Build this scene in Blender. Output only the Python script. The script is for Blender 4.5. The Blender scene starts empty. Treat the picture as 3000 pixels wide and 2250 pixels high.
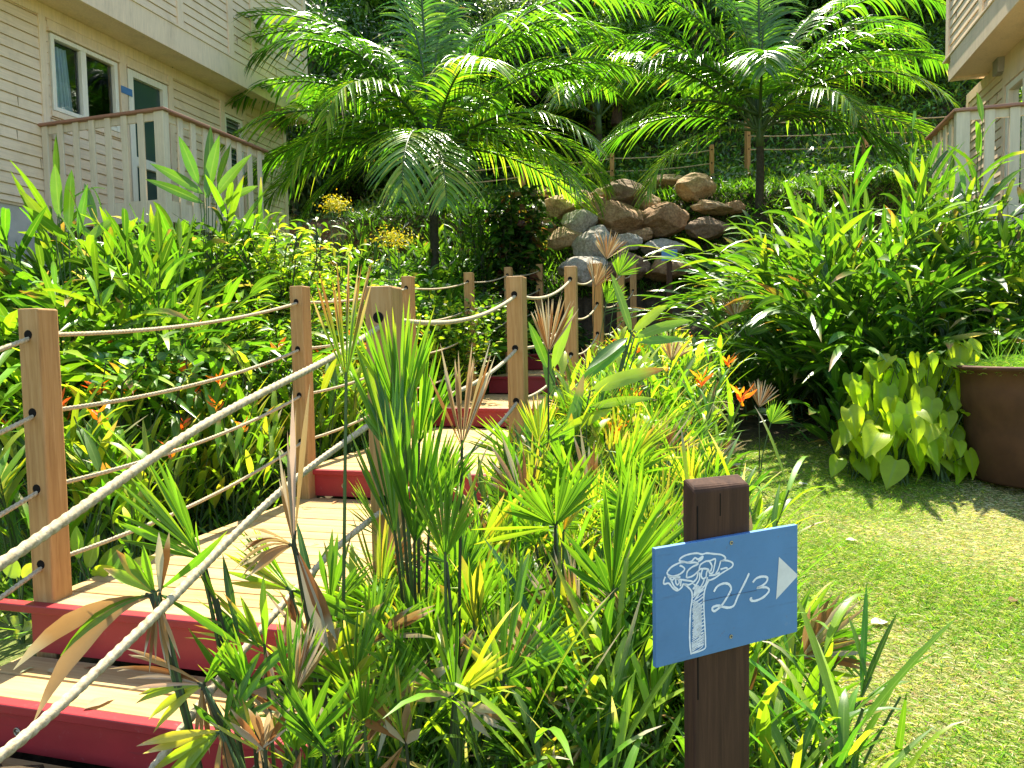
import bpy, bmesh, math, random
import numpy as np
from mathutils import Vector, Matrix, noise

random.seed(7)
rng = np.random.default_rng(11)
sc = bpy.context.scene
COL = sc.collection
R = math.radians

# ------------------------------------------------------------------ camera
F = 2083.0                      # focal length in pixels of the 3000 x 2250 photograph
PITCH, ROLL = 3.16, -1.03
cam_data = bpy.data.cameras.new('camera')
cam = bpy.data.objects.new('camera', cam_data)
COL.objects.link(cam)
cam_data.sensor_fit = 'HORIZONTAL'; cam_data.sensor_width = 36.0
cam_data.lens = 36.0 * F / 3000.0
cam_data.clip_start = 0.05; cam_data.clip_end = 400.0
ROT = Matrix.Rotation(R(90 - PITCH), 3, 'X') @ Matrix.Rotation(R(ROLL), 3, 'Z')
cam.matrix_world = ROT.to_4x4()
sc.camera = cam

def ray(px, py):                # photograph pixel -> viewing ray scaled to y = 1
    d = ROT @ Vector(((px - 1500) / F, -(py - 1125) / F, -1.0))
    return d / d.y
def U(px, py, Y):               # survey point: photograph pixel at the distance Y
    return ray(px, py) * Y
def D(px, py, Y):               # same, for measurements taken on the 2212-pixel view
    return U(px * 1.3562, py * 1.3562, Y)
def proj(p):
    q = ROT.transposed() @ Vector(p)
    return 1500 + F * q.x / -q.z, 1125 - F * q.y / -q.z

# ------------------------------------------------------------------ object helpers
def link(o, parent=None):
    COL.objects.link(o)
    if parent: o.parent = parent
    return o
def tag(o, label=None, cat=None, group=None, kind=None):
    if label: o['label'] = label
    if cat: o['category'] = cat
    if group: o['group'] = group
    if kind: o['kind'] = kind
    return o
def empty(name, loc=(0, 0, 0), rz=0.0):
    o = bpy.data.objects.new(name, None); o.empty_display_size = .1
    o.location = loc; o.rotation_euler = (0, 0, rz)
    return link(o)
def copy_tree(o, parent=None):
    c = o.copy(); link(c)
    if parent: c.parent = parent
    for ch in list(o.children): copy_tree(ch, c)
    return c

class MB:                       # small mesh builder; faces carry a material index
    def __init__(s): s.v = []; s.f = []; s.m = []; s.smooth = False
    def quad(s, a, b, c, d, m=0):
        n = len(s.v); s.v += [tuple(a), tuple(b), tuple(c), tuple(d)]; s.f.append((n, n+1, n+2, n+3)); s.m.append(m)
    def poly(s, pts, m=0):
        n = len(s.v); s.v += [tuple(p) for p in pts]; s.f.append(tuple(range(n, n+len(pts)))); s.m.append(m)
    def box(s, x0, y0, z0, x1, y1, z1, m=0):
        n = len(s.v)
        s.v += [(x0,y0,z0),(x1,y0,z0),(x1,y1,z0),(x0,y1,z0),(x0,y0,z1),(x1,y0,z1),(x1,y1,z1),(x0,y1,z1)]
        for f in ((3,2,1,0),(4,5,6,7),(0,1,5,4),(1,2,6,5),(2,3,7,6),(3,0,4,7)):
            s.f.append(tuple(n+i for i in f)); s.m.append(m)
    def tube(s, pts, r, n=6, m=0, lobes=0, pitch=.05, cap=True):
        pts = [Vector(p) for p in pts]; k = len(pts); base = len(s.v)
        t = (pts[1]-pts[0]).normalized()
        ref = Vector((0,0,1)) if abs(t.z) < .9 else Vector((1,0,0))
        a = t.cross(ref).normalized(); run = 0
        for i, p in enumerate(pts):
            t = (pts[min(i+1,k-1)] - pts[max(i-1,0)]).normalized()
            a = (a - t*a.dot(t)).normalized(); b = t.cross(a)
            if i: run += (p-pts[i-1]).length
            rr = r(i/(k-1)) if callable(r) else r
            for j in range(n):
                th = 2*math.pi*j/n
                q = rr
                if lobes: q = rr*(.72 + .28*abs(math.sin(lobes*.5*th + math.pi*run/pitch)))
                s.v.append(tuple(p + (a*math.cos(th) + b*math.sin(th))*q))
        for i in range(k-1):
            for j in range(n):
                s.f.append((base+i*n+j, base+i*n+(j+1)%n, base+(i+1)*n+(j+1)%n, base+(i+1)*n+j)); s.m.append(m)
        if cap:
            s.f.append(tuple(base+j for j in range(n))[::-1]); s.m.append(m)
            s.f.append(tuple(base+(k-1)*n+j for j in range(n))); s.m.append(m)
    def build(s, name, mats, parent=None, bevel=0, smooth=False):
        me = bpy.data.meshes.new(name); me.from_pydata(s.v, [], s.f)
        mats = mats if isinstance(mats, (list, tuple)) else [mats]
        for m in mats: me.materials.append(m)
        if len(mats) > 1: me.polygons.foreach_set('material_index', s.m)
        if smooth: me.polygons.foreach_set('use_smooth', [True]*len(me.polygons))
        o = bpy.data.objects.new(name, me); link(o, parent)
        if bevel:
            md = o.modifiers.new('bevel', 'BEVEL'); md.width = bevel; md.segments = 2; md.limit_method = 'ANGLE'
        return o

# ------------------------------------------------------------------ vectorised leaves
def nrm(a): return a / np.maximum(np.linalg.norm(a, axis=-1, keepdims=True), 1e-9)
PROF = {
 'lance': lambda s: np.clip(np.sin(np.pi*np.clip(s, 0, 1)**.8)**.75, .03, 1),
 'fan':   lambda s: np.clip(np.where(s < .55, .10+.90*(s/.55), (1-((s-.55)/.45)**1.6)), .03, 1),
 'grass': lambda s: np.clip(1-s**1.5, .05, 1),
 'leaflet': lambda s: np.clip(np.minimum(.35+s*4, 1)*(1-s**3), .04, 1),
 'ovate': lambda s: np.clip(np.sin(np.pi*s**.65)**.6, .03, 1),
}
class LF:
    def __init__(s): s.V = []; s.Fq = []; s.C = []; s.n = 0
    def blades(s, B, Dr, N, L, W, droop=.3, fold=.25, n=5, prof='lance', col=None, tip=None, tipat=.75, wave=0.0):
        B = np.atleast_2d(np.asarray(B, float)); k = len(B)
        if k == 0: return
        Dr = nrm(np.broadcast_to(np.asarray(Dr, float), (k, 3)))
        N = np.broadcast_to(np.asarray(N, float), (k, 3))
        L = np.broadcast_to(np.asarray(L, float), (k,)); W = np.broadcast_to(np.asarray(W, float), (k,))
        droop = np.broadcast_to(np.asarray(droop, float), (k,))
        t = np.linspace(0, 1, n+1)
        c = B[:, None, :] + Dr[:, None, :]*(L[:, None]*t)[:, :, None]
        c[:, :, 2] -= (L*droop)[:, None]*t[None, :]**2
        # keep the blade from growing longer as it droops
        T = np.repeat(Dr[:, None, :], n+1, 1).copy(); T[:, :, 2] -= 2*droop[:, None]*t[None, :]
        T = nrm(T)
        S = np.cross(T, N[:, None, :]); S = nrm(S + 1e-6)
        NN = np.cross(S, T)
        w = PROF[prof](t)[None, :]*W[:, None]*.5
        f = fold
        wv = 0
        if wave:
            ph = rng.uniform(0, 6.28, (k, 1)); wv = np.sin(t[None, :]*9+ph)*wave*W[:, None]
        lft = c - S*w[:, :, None] + NN*(w*f+wv)[:, :, None]
        rgt = c + S*w[:, :, None] + NN*(w*f-wv)[:, :, None]
        V = np.stack([lft, c, rgt], 2).reshape(-1, 3)
        st = 3*(n+1)
        i = np.arange(n)
        q = np.concatenate([np.stack([3*i, 3*i+1, 3*i+4, 3*i+3], 1), np.stack([3*i+1, 3*i+2, 3*i+5, 3*i+4], 1)])
        Fq = (q[None] + (np.arange(k)*st)[:, None, None]).reshape(-1, 4) + s.n
        col = np.broadcast_to(np.asarray(col, float), (k, 3))
        C = np.ones((k, n+1, 3, 4)); C[..., :3] = col[:, None, None, :]
        if tip is not None:
            tip = np.broadcast_to(np.asarray(tip, float), (k, 3))
            ta = np.broadcast_to(np.asarray(tipat, float), (k,))
            m = np.clip((t[None, :]-ta[:, None])/.12, 0, 1)[:, :, None, None]
            C[..., :3] = C[..., :3]*(1-m) + tip[:, None, None, :]*m
        C[:, :, 1, 3] = 0.0
        s.V.append(V); s.Fq.append(Fq); s.C.append(C.reshape(-1, 4)); s.n += len(V)
    def mesh(s, name):
        V = np.concatenate(s.V); Q = np.concatenate(s.Fq); C = np.concatenate(s.C)
        me = bpy.data.meshes.new(name)
        me.vertices.add(len(V)); me.vertices.foreach_set('co', V.astype(np.float32).ravel())
        me.loops.add(Q.size); me.loops.foreach_set('vertex_index', Q.astype(np.int32).ravel())
        me.polygons.add(len(Q)); me.polygons.foreach_set('loop_start', (np.arange(len(Q))*4).astype(np.int32))
        me.polygons.foreach_set('use_smooth', np.ones(len(Q), bool))
        at = me.color_attributes.new('tint', 'FLOAT_COLOR', 'POINT')
        at.data.foreach_set('color', C.astype(np.float32).ravel())
        me.update(calc_edges=True)
        return me
    def build(s, name, mat, parent=None):
        me = s.mesh(name); me.materials.append(mat)
        return link(bpy.data.objects.new(name, me), parent)

def vary(k, cols, jit=.12, p=None):
    cols = np.asarray(cols, float)
    idx = rng.choice(len(cols), k, p=p)
    c = cols[idx]*rng.lognormal(0, jit, (k, 1))*rng.lognormal(0, jit*.4, (k, 3))
    return np.clip(c, 0.003, .9)

# ------------------------------------------------------------------ materials
def newmat(name):
    m = bpy.data.materials.new(name); m.use_nodes = True
    nt = m.node_tree; nt.nodes.clear()
    return m, nt, nt.nodes, nt.links
def principled(nt, rough=.6, spec=.5):
    out = nt.nodes.new('ShaderNodeOutputMaterial'); p = nt.nodes.new('ShaderNodeBsdfPrincipled')
    p.inputs['Roughness'].default_value = rough; p.inputs['Specular IOR Level'].default_value = spec
    nt.links.new(p.outputs[0], out.inputs[0]); return p, out
def ramp(nt, fac, stops):
    r = nt.nodes.new('ShaderNodeValToRGB'); e = r.color_ramp.elements
    while len(e) < len(stops): e.new(.5)
    for i, (pos, c) in enumerate(stops): e[i].position = pos; e[i].color = (*c, 1)
    nt.links.new(fac, r.inputs[0]); return r.outputs[0]
def tex(nt, scale=(1,1,1), nscale=5, detail=4, rough=.6, dist=0, coord='Object', kind='ShaderNodeTexNoise'):
    tc = nt.nodes.new('ShaderNodeTexCoord'); mp = nt.nodes.new('ShaderNodeMapping'); mp.inputs['Scale'].default_value = scale
    n = nt.nodes.new(kind); n.inputs['Scale'].default_value = nscale
    if kind == 'ShaderNodeTexNoise':
        n.inputs['Detail'].default_value = detail; n.inputs['Roughness'].default_value = rough; n.inputs['Distortion'].default_value = dist
    nt.links.new(tc.outputs[coord], mp.inputs[0]); nt.links.new(mp.outputs[0], n.inputs['Vector']); return n
def bump(nt, h, p, strength=.3, dist=.01):
    b = nt.nodes.new('ShaderNodeBump'); b.inputs['Strength'].default_value = strength; b.inputs['Distance'].default_value = dist
    nt.links.new(h, b.inputs['Height']); nt.links.new(b.outputs[0], p.inputs['Normal']); return b
def mixc(nt, fac, a, b, mode='MIX'):
    m = nt.nodes.new('ShaderNodeMix'); m.data_type = 'RGBA'; m.blend_type = mode
    for s, v in ((0, fac), (6, a), (7, b)):
        if isinstance(v, (int, float)): m.inputs[s].default_value = v
        elif isinstance(v, tuple): m.inputs[s].default_value = (*v, 1)
        else: nt.links.new(v, m.inputs[s])
    return m.outputs[2]

def leaf_mat(name, rough=.38, trans=.45, tgain=(1.6, 1.6, .45), rib=.25, spec=.5):
    m, nt, N, L = newmat(name)
    at = N.new('ShaderNodeAttribute'); at.attribute_name = 'tint'
    n = tex(nt, nscale=14, detail=3)
    v = N.new('ShaderNodeMapRange'); v.inputs[3].default_value = .78; v.inputs[4].default_value = 1.22
    L.new(n.outputs[0], v.inputs[0])
    sc_ = N.new('ShaderNodeVectorMath'); sc_.operation = 'SCALE'
    L.new(at.outputs['Color'], sc_.inputs[0]); L.new(v.outputs[0], sc_.inputs['Scale'])
    # pale midrib
    mr = N.new('ShaderNodeMapRange'); mr.inputs[1].default_value = .05; mr.inputs[2].default_value = .16
    mr.inputs[3].default_value = rib; mr.inputs[4].default_value = 0
    L.new(at.outputs['Alpha'], mr.inputs[0])
    colr = mixc(nt, mr.outputs[0], sc_.outputs[0], (.30, .42, .10))
    out = N.new('ShaderNodeOutputMaterial')
    p = N.new('ShaderNodeBsdfPrincipled'); p.inputs['Roughness'].default_value = rough; p.inputs['Specular IOR Level'].default_value = spec
    L.new(colr, p.inputs['Base Color'])
    tr = N.new('ShaderNodeBsdfTranslucent')
    tc = mixc(nt, 1.0, colr, tgain, 'MULTIPLY'); L.new(tc, tr.inputs[0])
    mx = N.new('ShaderNodeMixShader'); mx.inputs[0].default_value = trans
    L.new(p.outputs[0], mx.inputs[1]); L.new(tr.outputs[0], mx.inputs[2]); L.new(mx.outputs[0], out.inputs[0])
    # fine lengthwise ribs
    n2 = N.new('ShaderNodeMath'); n2.operation = 'SINE'
    mu = N.new('ShaderNodeMath'); mu.operation = 'MULTIPLY'; mu.inputs[1].default_value = 40
    L.new(at.outputs['Alpha'], mu.inputs[0]); L.new(mu.outputs[0], n2.inputs[0])
    bump(nt, n2.outputs[0], p, .12, .002)
    return m

def plain(name, col, rough=.6, spec=.5, var=.12, nscale=8, bmp=0.0, metal=0):
    m, nt, N, L = newmat(name); p, _ = principled(nt, rough, spec)
    n = tex(nt, nscale=nscale, detail=5)
    a = tuple(c*(1-var) for c in col); b = tuple(min(1, c*(1+var)) for c in col)
    L.new(ramp(nt, n.outputs[0], [(.3, a), (.7, b)]), p.inputs['Base Color'])
    p.inputs['Metallic'].default_value = metal
    if bmp: bump(nt, n.outputs[0], p, bmp, .01)
    return m

def painted_wood(name, col, grain_axis='x', dirt=.35):
    m, nt, N, L = newmat(name); p, _ = principled(nt, .6, .35)
    s = (1, 14, 14) if grain_axis == 'x' else (14, 14, 1)
    n = tex(nt, s, 3.0, 6, .65)
    st = tex(nt, (1, 1, .45), 3.5, 6, .7)
    fl = tex(nt, (1, 1, 1), 38, 3, .7)
    base = ramp(nt, n.outputs[0], [(.3, tuple(c*.86 for c in col)), (.7, tuple(min(1, c*1.06) for c in col))])
    d = ramp(nt, st.outputs[0], [(.50, (0,0,0)), (.75, (dirt,)*3)])
    c2 = mixc(nt, d, base, tuple(c*.45 for c in (col[0]*.9, col[1]*.85, col[2]*.75)))
    d2 = ramp(nt, fl.outputs[0], [(.68, (0,0,0)), (.74, (.35,)*3)])
    c3 = mixc(nt, d2, c2, (.28, .24, .20))
    L.new(c3, p.inputs['Base Color']); bump(nt, n.outputs[0], p, .25, .004)
    return m

def raw_wood(name, c0, c1, c2, vertical=True, rough=.7):
    m, nt, N, L = newmat(name); p, _ = principled(nt, rough, .25)
    s = (22, 22, 1.2) if vertical else (1.2, 22, 22)
    n = tex(nt, s, 2.2, 7, .65, .6)
    n2 = tex(nt, (1, 1, .6) if vertical else (.6, 1, 1), 4, 4)
    k = tex(nt, (1, 1, .5) if vertical else (.5, 1, 1), 5.5, 2, .4)
    col = ramp(nt, n.outputs[0], [(.25, c0), (.5, c1), (.78, c2)])
    col = mixc(nt, ramp(nt, n2.outputs[0], [(.45, (0,0,0)), (.75, (.4,)*3)]), col, tuple(c*.62 for c in c1))
    col = mixc(nt, ramp(nt, k.outputs[0], [(.70, (0,0,0)), (.76, (.6,)*3)]), col, tuple(c*.3 for c in c1))
    L.new(col, p.inputs['Base Color']); bump(nt, n.outputs[0], p, .3, .003)
    return m

def deck_wood(name):
    m, nt, N, L = newmat(name); p, _ = principled(nt, .75, .2)
    n = tex(nt, (1.4, 30, 10), 2.0, 6, .65, .3)
    big = tex(nt, (.8, 6.9, 1), 1.0, 2, .5)
    col = ramp(nt, n.outputs[0], [(.25, (.31, .18, .055)), (.5, (.47, .30, .11)), (.8, (.60, .43, .19))])
    col = mixc(nt, ramp(nt, big.outputs[0], [(.4, (0,0,0)), (.7, (.45,)*3)]), col, (.56, .46, .28))
    w = tex(nt, (0, 1, 0), 60, kind='ShaderNodeTexWave'); w.bands_direction = 'Y'
    kn = tex(nt, (1, 1.4, 1), 5, 2, .4)
    col = mixc(nt, ramp(nt, kn.outputs[0], [(.72, (0,0,0)), (.76, (.7,)*3)]), col, (.16, .09, .04))
    st = tex(nt, (1, 1, 1), 2.2, 5, .7)
    col = mixc(nt, ramp(nt, st.outputs[0], [(.52, (0,0,0)), (.72, (.45,)*3)]), col, (.30, .24, .15))
    g = ramp(nt, w.outputs[0], [(.0, (0,0,0)), (.35, (1,1,1))])
    col = mixc(nt, mixc(nt, .45, (1., 1., 1.), g), (.15, .09, .04), col)
    L.new(col, p.inputs['Base Color']); bump(nt, g, p, .5, .003)
    return m

def paint(name, col, rough=.45):
    m, nt, N, L = newmat(name); p, _ = principled(nt, rough, .4)
    n = tex(nt, nscale=3, detail=6, rough=.7); n2 = tex(nt, (1, 4, 8), 6, 5, .7)
    c = ramp(nt, n.outputs[0], [(.3, tuple(x*.82 for x in col)), (.7, tuple(min(1, x*1.12) for x in col))])
    c = mixc(nt, ramp(nt, n2.outputs[0], [(.58, (0,0,0)), (.70, (.45,)*3)]), c, tuple(x*.45+.02 for x in col))
    n3 = tex(nt, (2, 2, 2), 14, 8, .8); n4 = tex(nt, nscale=55, detail=4, rough=.8)
    c = mixc(nt, ramp(nt, n3.outputs[0], [(.60, (0,0,0)), (.68, (.5,)*3)]), c, tuple(x*.7+.10 for x in col))
    c = mixc(nt, ramp(nt, n4.outputs[0], [(.64, (0,0,0)), (.70, (.5,)*3)]), c, (.14, .09, .06))
    L.new(c, p.inputs['Base Color']); bump(nt, n2.outputs[0], p, .15, .003)
    return m

M = {}
M['leaf'] = leaf_mat('leaf_green')
M['palm'] = leaf_mat('palm_leaflet', rough=.27, trans=.42, tgain=(1.4, 1.75, .5), spec=.7)
M['ginger'] = leaf_mat('ginger_leaf', rough=.33, trans=.38, spec=.6, rib=.35)
M['taro'] = leaf_mat('taro_leaf', rough=.5, trans=.55, tgain=(1.35, 1.5, .4), rib=.5)
M['dry'] = leaf_mat('dry_leaf', rough=.8, trans=.3, tgain=(1.1, 1.0, .8), rib=0, spec=.15)
M['grass'] = leaf_mat('grass_blade', rough=.5, trans=.4, tgain=(1.2, 1.4, .5), rib=0, spec=.3)
M['tree'] = leaf_mat('tree_leaf', rough=.4, trans=.35, rib=.1)
M['flower'] = leaf_mat('flower_bract', rough=.4, trans=.4, tgain=(1.4, 1.0, .4), rib=0)
M['stem'] = plain('green_stem', (.055, .10, .025), .5, .4, .3)
M['cane'] = plain('dark_cane', (.035, .045, .018), .6, .3, .4, 20)
M['bark'] = plain('bark', (.085, .065, .05), .9, .2, .4, 14, .8)
M['palmbark'] = plain('palm_trunk', (.05, .045, .03), .85, .2, .4, 18, .8)
M['siding'] = painted_wood('beige_siding', (.80, .62, .41))
M['trim'] = painted_wood('beige_trim', (.81, .63, .42), 'z')
M['rail_paint'] = painted_wood('baluster_paint', (.66, .56, .40), 'z')
M['frame'] = painted_wood('window_frame_paint', (.82, .76, .60), 'z', .1)
M['concrete'] = plain('concrete', (.50, .46, .38), .85, .2, .12, 5, .3)
M['handrail'] = paint('handrail_red_brown', (.32, .15, .095))
M['red'] = paint('red_paint', (.31, .022, .027))
M['deck'] = deck_wood('pine_decking')
M['post'] = raw_wood('pine_post', (.28, .14, .045), (.42, .235, .085), (.54, .34, .15))
M['sign_post'] = raw_wood('stained_post', (.030, .014, .008), (.060, .028, .015), (.105, .052, .028), rough=.8)
M['blue'] = paint('blue_board_paint', (.075, .20, .40), .5)
M['white'] = plain('white_paint', (.72, .76, .80), .6, .3, .12, 60)
M['greywhite'] = plain('arrow_white_paint', (.66, .66, .64), .6, .3, .08, 40)
M['ink'] = plain('dark_ink', (.03, .05, .10), .6)
M['dark'] = plain('dark_gap', (.012, .010, .008), .9, .1)
M['room'] = plain('dark_room', (.02, .02, .022), .9, .1)
M['curtain'] = plain('blue_curtain', (.62, .78, .90), .9, .1, .08)
M['joint'] = plain('board_joint_brown', (.30, .22, .14), .9, .1)  # brown of the thin upright butt joints between siding boards
M['lamp'] = plain('lamp_grey', (.30, .28, .25), .5)
M['metal'] = plain('galvanised_ring', (.42, .36, .26), .35, .5, .2, 30, 0, .8)
M['rope'] = None
M['pot'] = plain('brown_pot', (.095, .042, .022), .75, .25, .35, 3.5, .25)
M['soil'] = plain('soil', (.06, .04, .025), .95, .1, .5, 20, .8)

m, nt, N, L = newmat('rope_fibre'); p, _ = principled(nt, .85, .15)
n = tex(nt, (1, 1, 1), 90, 3, .7); n2 = tex(nt, nscale=6, detail=3)
c = ramp(nt, n.outputs[0], [(.3, (.28, .22, .12)), (.6, (.50, .42, .27))])
c = mixc(nt, ramp(nt, n2.outputs[0], [(.5, (0,0,0)), (.8, (.4,)*3)]), c, (.33, .30, .24))
L.new(c, p.inputs['Base Color']); bump(nt, n.outputs[0], p, .5, .002); M['rope'] = m

m, nt, N, L = newmat('window_glass'); out = N.new('ShaderNodeOutputMaterial')
gl = N.new('ShaderNodeBsdfGlossy'); gl.inputs['Roughness'].default_value = .03; gl.inputs[0].default_value = (.9, .95, .95, 1)
tr = N.new('ShaderNodeBsdfTransparent'); tr.inputs[0].default_value = (.85, .9, .9, 1)
fr = N.new('ShaderNodeFresnel'); fr.inputs[0].default_value = 1.7
mx = N.new('ShaderNodeMixShader'); L.new(fr.outputs[0], mx.inputs[0]); L.new(tr.outputs[0], mx.inputs[1]); L.new(gl.outputs[0], mx.inputs[2])
L.new(mx.outputs[0], out.inputs[0]); M['glass'] = m
m, nt, N, L = newmat('door_glass'); p, _ = principled(nt, .15, .6); p.inputs['Base Color'].default_value = (.035, .065, .06, 1); M['door_glass'] = m

def rock_mat(name, a, b, c_, moss=.3):
    m, nt, N, L = newmat(name); p, _ = principled(nt, .85, .2)
    n = tex(nt, nscale=3.5, detail=8, rough=.7, dist=.4); n2 = tex(nt, nscale=26, detail=6, rough=.75); n3 = tex(nt, nscale=1.6, detail=5, rough=.7)
    col = ramp(nt, n.outputs[0], [(.3, a), (.52, b), (.75, c_)])
    col = mixc(nt, ramp(nt, n2.outputs[0], [(.42, (0,0,0)), (.60, (.55,)*3)]), col, tuple(x*.35 for x in a))
    col = mixc(nt, ramp(nt, n3.outputs[0], [(.55, (0,0,0)), (.7, (moss,)*3)]), col, (.10, .085, .05))
    L.new(col, p.inputs['Base Color']); bump(nt, n2.outputs[0], p, .7, .03); return m
M['rock_brown'] = rock_mat('rock_brown', (.22, .12, .055), (.40, .24, .12), (.54, .37, .22))
M['rock_tan'] = rock_mat('rock_tan', (.36, .22, .11), (.52, .36, .20), (.64, .50, .33))
M['rock_grey'] = rock_mat('rock_grey', (.32, .28, .23), (.50, .45, .38), (.66, .61, .53), .25)
M['rock_dark'] = rock_mat('rock_dark', (.15, .095, .055), (.27, .18, .11), (.38, .27, .17))

# ------------------------------------------------------------------ terrain
CA, SA = math.cos(R(15)), math.sin(R(15))     # the stairs climb 15 degrees right of the camera axis
def uv_of(x, y): return CA*x - SA*y, SA*x + CA*y
def xy_of(u, v): return CA*u + SA*v, -SA*u + CA*v
VS = np.array([-30, 0, 9, 10.9, 12.6, 14.1, 15.3, 18.2, 21, 27, 34, 60, 120])
ZS = np.array([-2.2, -1.62, -.80, -.42, .40, 1.5, 2.95, 3.7, 4.7, 9.5, 17, 34, 60])
def g(x, y):
    u, v = uv_of(np.asarray(x, float), np.asarray(y, float))
    z = np.interp(v, VS, ZS)
    low = np.clip((12-v)/3, 0, 1)
    z = z + low*np.clip(-u-3.3, 0, 4)*.26*np.clip((v-1.5)/2, 0, 1)
    z = z + low*np.clip(u-2.6, 0, 5)*.10*np.clip((v-5)/2, 0, 1)
    z = z + .025*np.sin(x*1.7+y*.6)*np.sin(y*1.3-x*.4)
    deck = np.interp(v, [1.9, 2.3, 4.5, 4.6, 7.0, 7.1, 9.1, 9.2, 11.2, 13.0], [-1.62, -1.45, -1.3, -1.15, -1.1, -.95, -.9, -.7, -.65, -.3])
    inside = (u > -2.86) & (u < -.98) & (v > 1.9) & (v < 13.0)
    return np.where(inside, np.minimum(z, deck), z)
def gz(x, y): return float(g(x, y))

def lawn_mask(x, y):
    edge = np.interp(y, [-10, 1, 2.4, 4.6, 6.1, 7.2], [.9, .62, .80, 1.30, 1.90, 2.6])
    a = 1/(1+np.exp(-(x-edge)/.06))
    b = 1/(1+np.exp((y-6.65-.1*np.sin(x*4))/.12))
    u, v = uv_of(x, y)
    c_ = 1/(1+np.exp((u+2.95)/.05))*1/(1+np.exp((v-3.6)/.3))
    return np.clip(np.maximum(a*b, c_), 0, 1)

xs = np.concatenate([np.linspace(-90, -14, 20), np.linspace(-13, -3.2, 50), np.linspace(-3, 7, 150), np.linspace(7.3, 14, 24), np.linspace(15, 90, 20)])
ys = np.concatenate([np.linspace(-40, 0, 14), np.linspace(.4, 8, 130), np.linspace(8.1, 22, 90), np.linspace(23, 120, 40)])
X, Y = np.meshgrid(xs, ys); Z = g(X, Y)
Z = Z + .012*np.sin(X*9.1)*np.sin(Y*7.7)*(1-lawn_mask(X, Y)) - .006*lawn_mask(X, Y)
nx, ny = len(xs), len(ys)
me = bpy.data.meshes.new('ground')
Vt = np.stack([X, Y, Z], -1).reshape(-1, 3)
i, j = np.meshgrid(np.arange(nx-1), np.arange(ny-1)); a = (j*nx+i).ravel()
me.from_pydata(Vt.tolist(), [], np.stack([a, a+1, a+nx+1, a+nx], 1).tolist())
me.polygons.foreach_set('use_smooth', [True]*len(me.polygons))
at = me.color_attributes.new('lawn', 'FLOAT_COLOR', 'POINT')
lm = lawn_mask(X, Y).ravel(); cc = np.ones((len(lm), 4)); cc[:, 0] = lm; cc[:, 1] = lm; cc[:, 2] = lm
at.data.foreach_set('color', cc.astype(np.float32).ravel())
m, nt, N, L = newmat('ground_turf_and_soil'); p, _ = principled(nt, .95, .1)
at = N.new('ShaderNodeAttribute'); at.attribute_name = 'lawn'
n1 = tex(nt, nscale=1.6, detail=6, rough=.7); n2 = tex(nt, nscale=70, detail=4, rough=.8); n3 = tex(nt, nscale=9, detail=6, rough=.75)
soil = ramp(nt, n3.outputs[0], [(.3, (.030, .022, .012)), (.55, (.075, .055, .032)), (.8, (.14, .11, .07))])
turf = ramp(nt, n2.outputs[0], [(.3, (.06, .10, .015)), (.5, (.14, .18, .04)), (.7, (.34, .30, .13))])
turf2 = mixc(nt, ramp(nt, n1.outputs[0], [(.5, (0,0,0)), (.7, (.6,)*3)]), turf, (.26, .20, .09))
L.new(mixc(nt, at.outputs['Color'], soil, turf2), p.inputs['Base Color']); bump(nt, n2.outputs[0], p, .6, .02)
me.materials.append(m)
tag(link(bpy.data.objects.new('ground', me)), kind='structure')

# lawn: short blades in living green and straw, thinner on the worn patches
def scatter(nn, x0, x1, y0, y1, mask=None, thr=None):
    x = rng.uniform(x0, x1, nn); y = y0 + (y1-y0)*rng.uniform(0, 1, nn)**1.35
    if mask is not None:
        k = mask(x, y) > rng.uniform(0, 1, nn); x, y = x[k], y[k]
    return x, y
def patch(x, y):
    return .5+.25*np.sin(x*2.3+1.2*np.sin(y*1.9))+.25*np.sin(y*3.1+1.5*np.sin(x*2.7+.8))
def lawn_blades(nn, x0, x1, y0, y1, L0, W0):
    x, y = scatter(nn, x0, x1, y0, y1, lawn_mask)
    k = len(x); pt = patch(x, y) + rng.normal(0, .22, k)
    B = np.stack([x, y, g(x, y)-.008], 1)
    dry = (pt > .70) | (rng.uniform(0, 1, k) < .15)
    flat = rng.uniform(.35, 1.25, k); flat[dry] += .7
    th = rng.uniform(0, 6.283, k)
    Dr = np.stack([np.cos(th)*flat, np.sin(th)*flat, np.ones(k)*.8], 1)
    col = vary(k, [(.18, .33, .027), (.28, .40, .035), (.12, .26, .022), (.38, .44, .055)], .25)
    dc = vary(k, [(.56, .47, .24), (.46, .37, .17), (.66, .58, .36)], .25)
    col[dry] = dc[dry]
    Ln = L0*rng.uniform(.5, 1.6, k); Ln *= np.where(pt < .38, 1.45, 1)
    lf = LF(); lf.blades(B, Dr, np.stack([np.sin(th), np.cos(th), np.ones(k)*.6], 1), Ln, W0*rng.uniform(.6, 1.4, k), .35, .15, 2, 'grass', col)
    return lf
lf = lawn_blades(300000, .4, 5.4, 1.9, 7.2, .034, .0048)
tag(lf.build('grass', M['grass']), 'short sunlit lawn grass, green mixed with straw', 'grass', kind='stuff')
lf = lawn_blades(14000, -4.5, -2.9, 1.8, 4.2, .05, .005)
tag(lf.build('grass', M['grass']), 'patch of lawn grass left of the deck', 'grass', kind='stuff')

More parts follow.
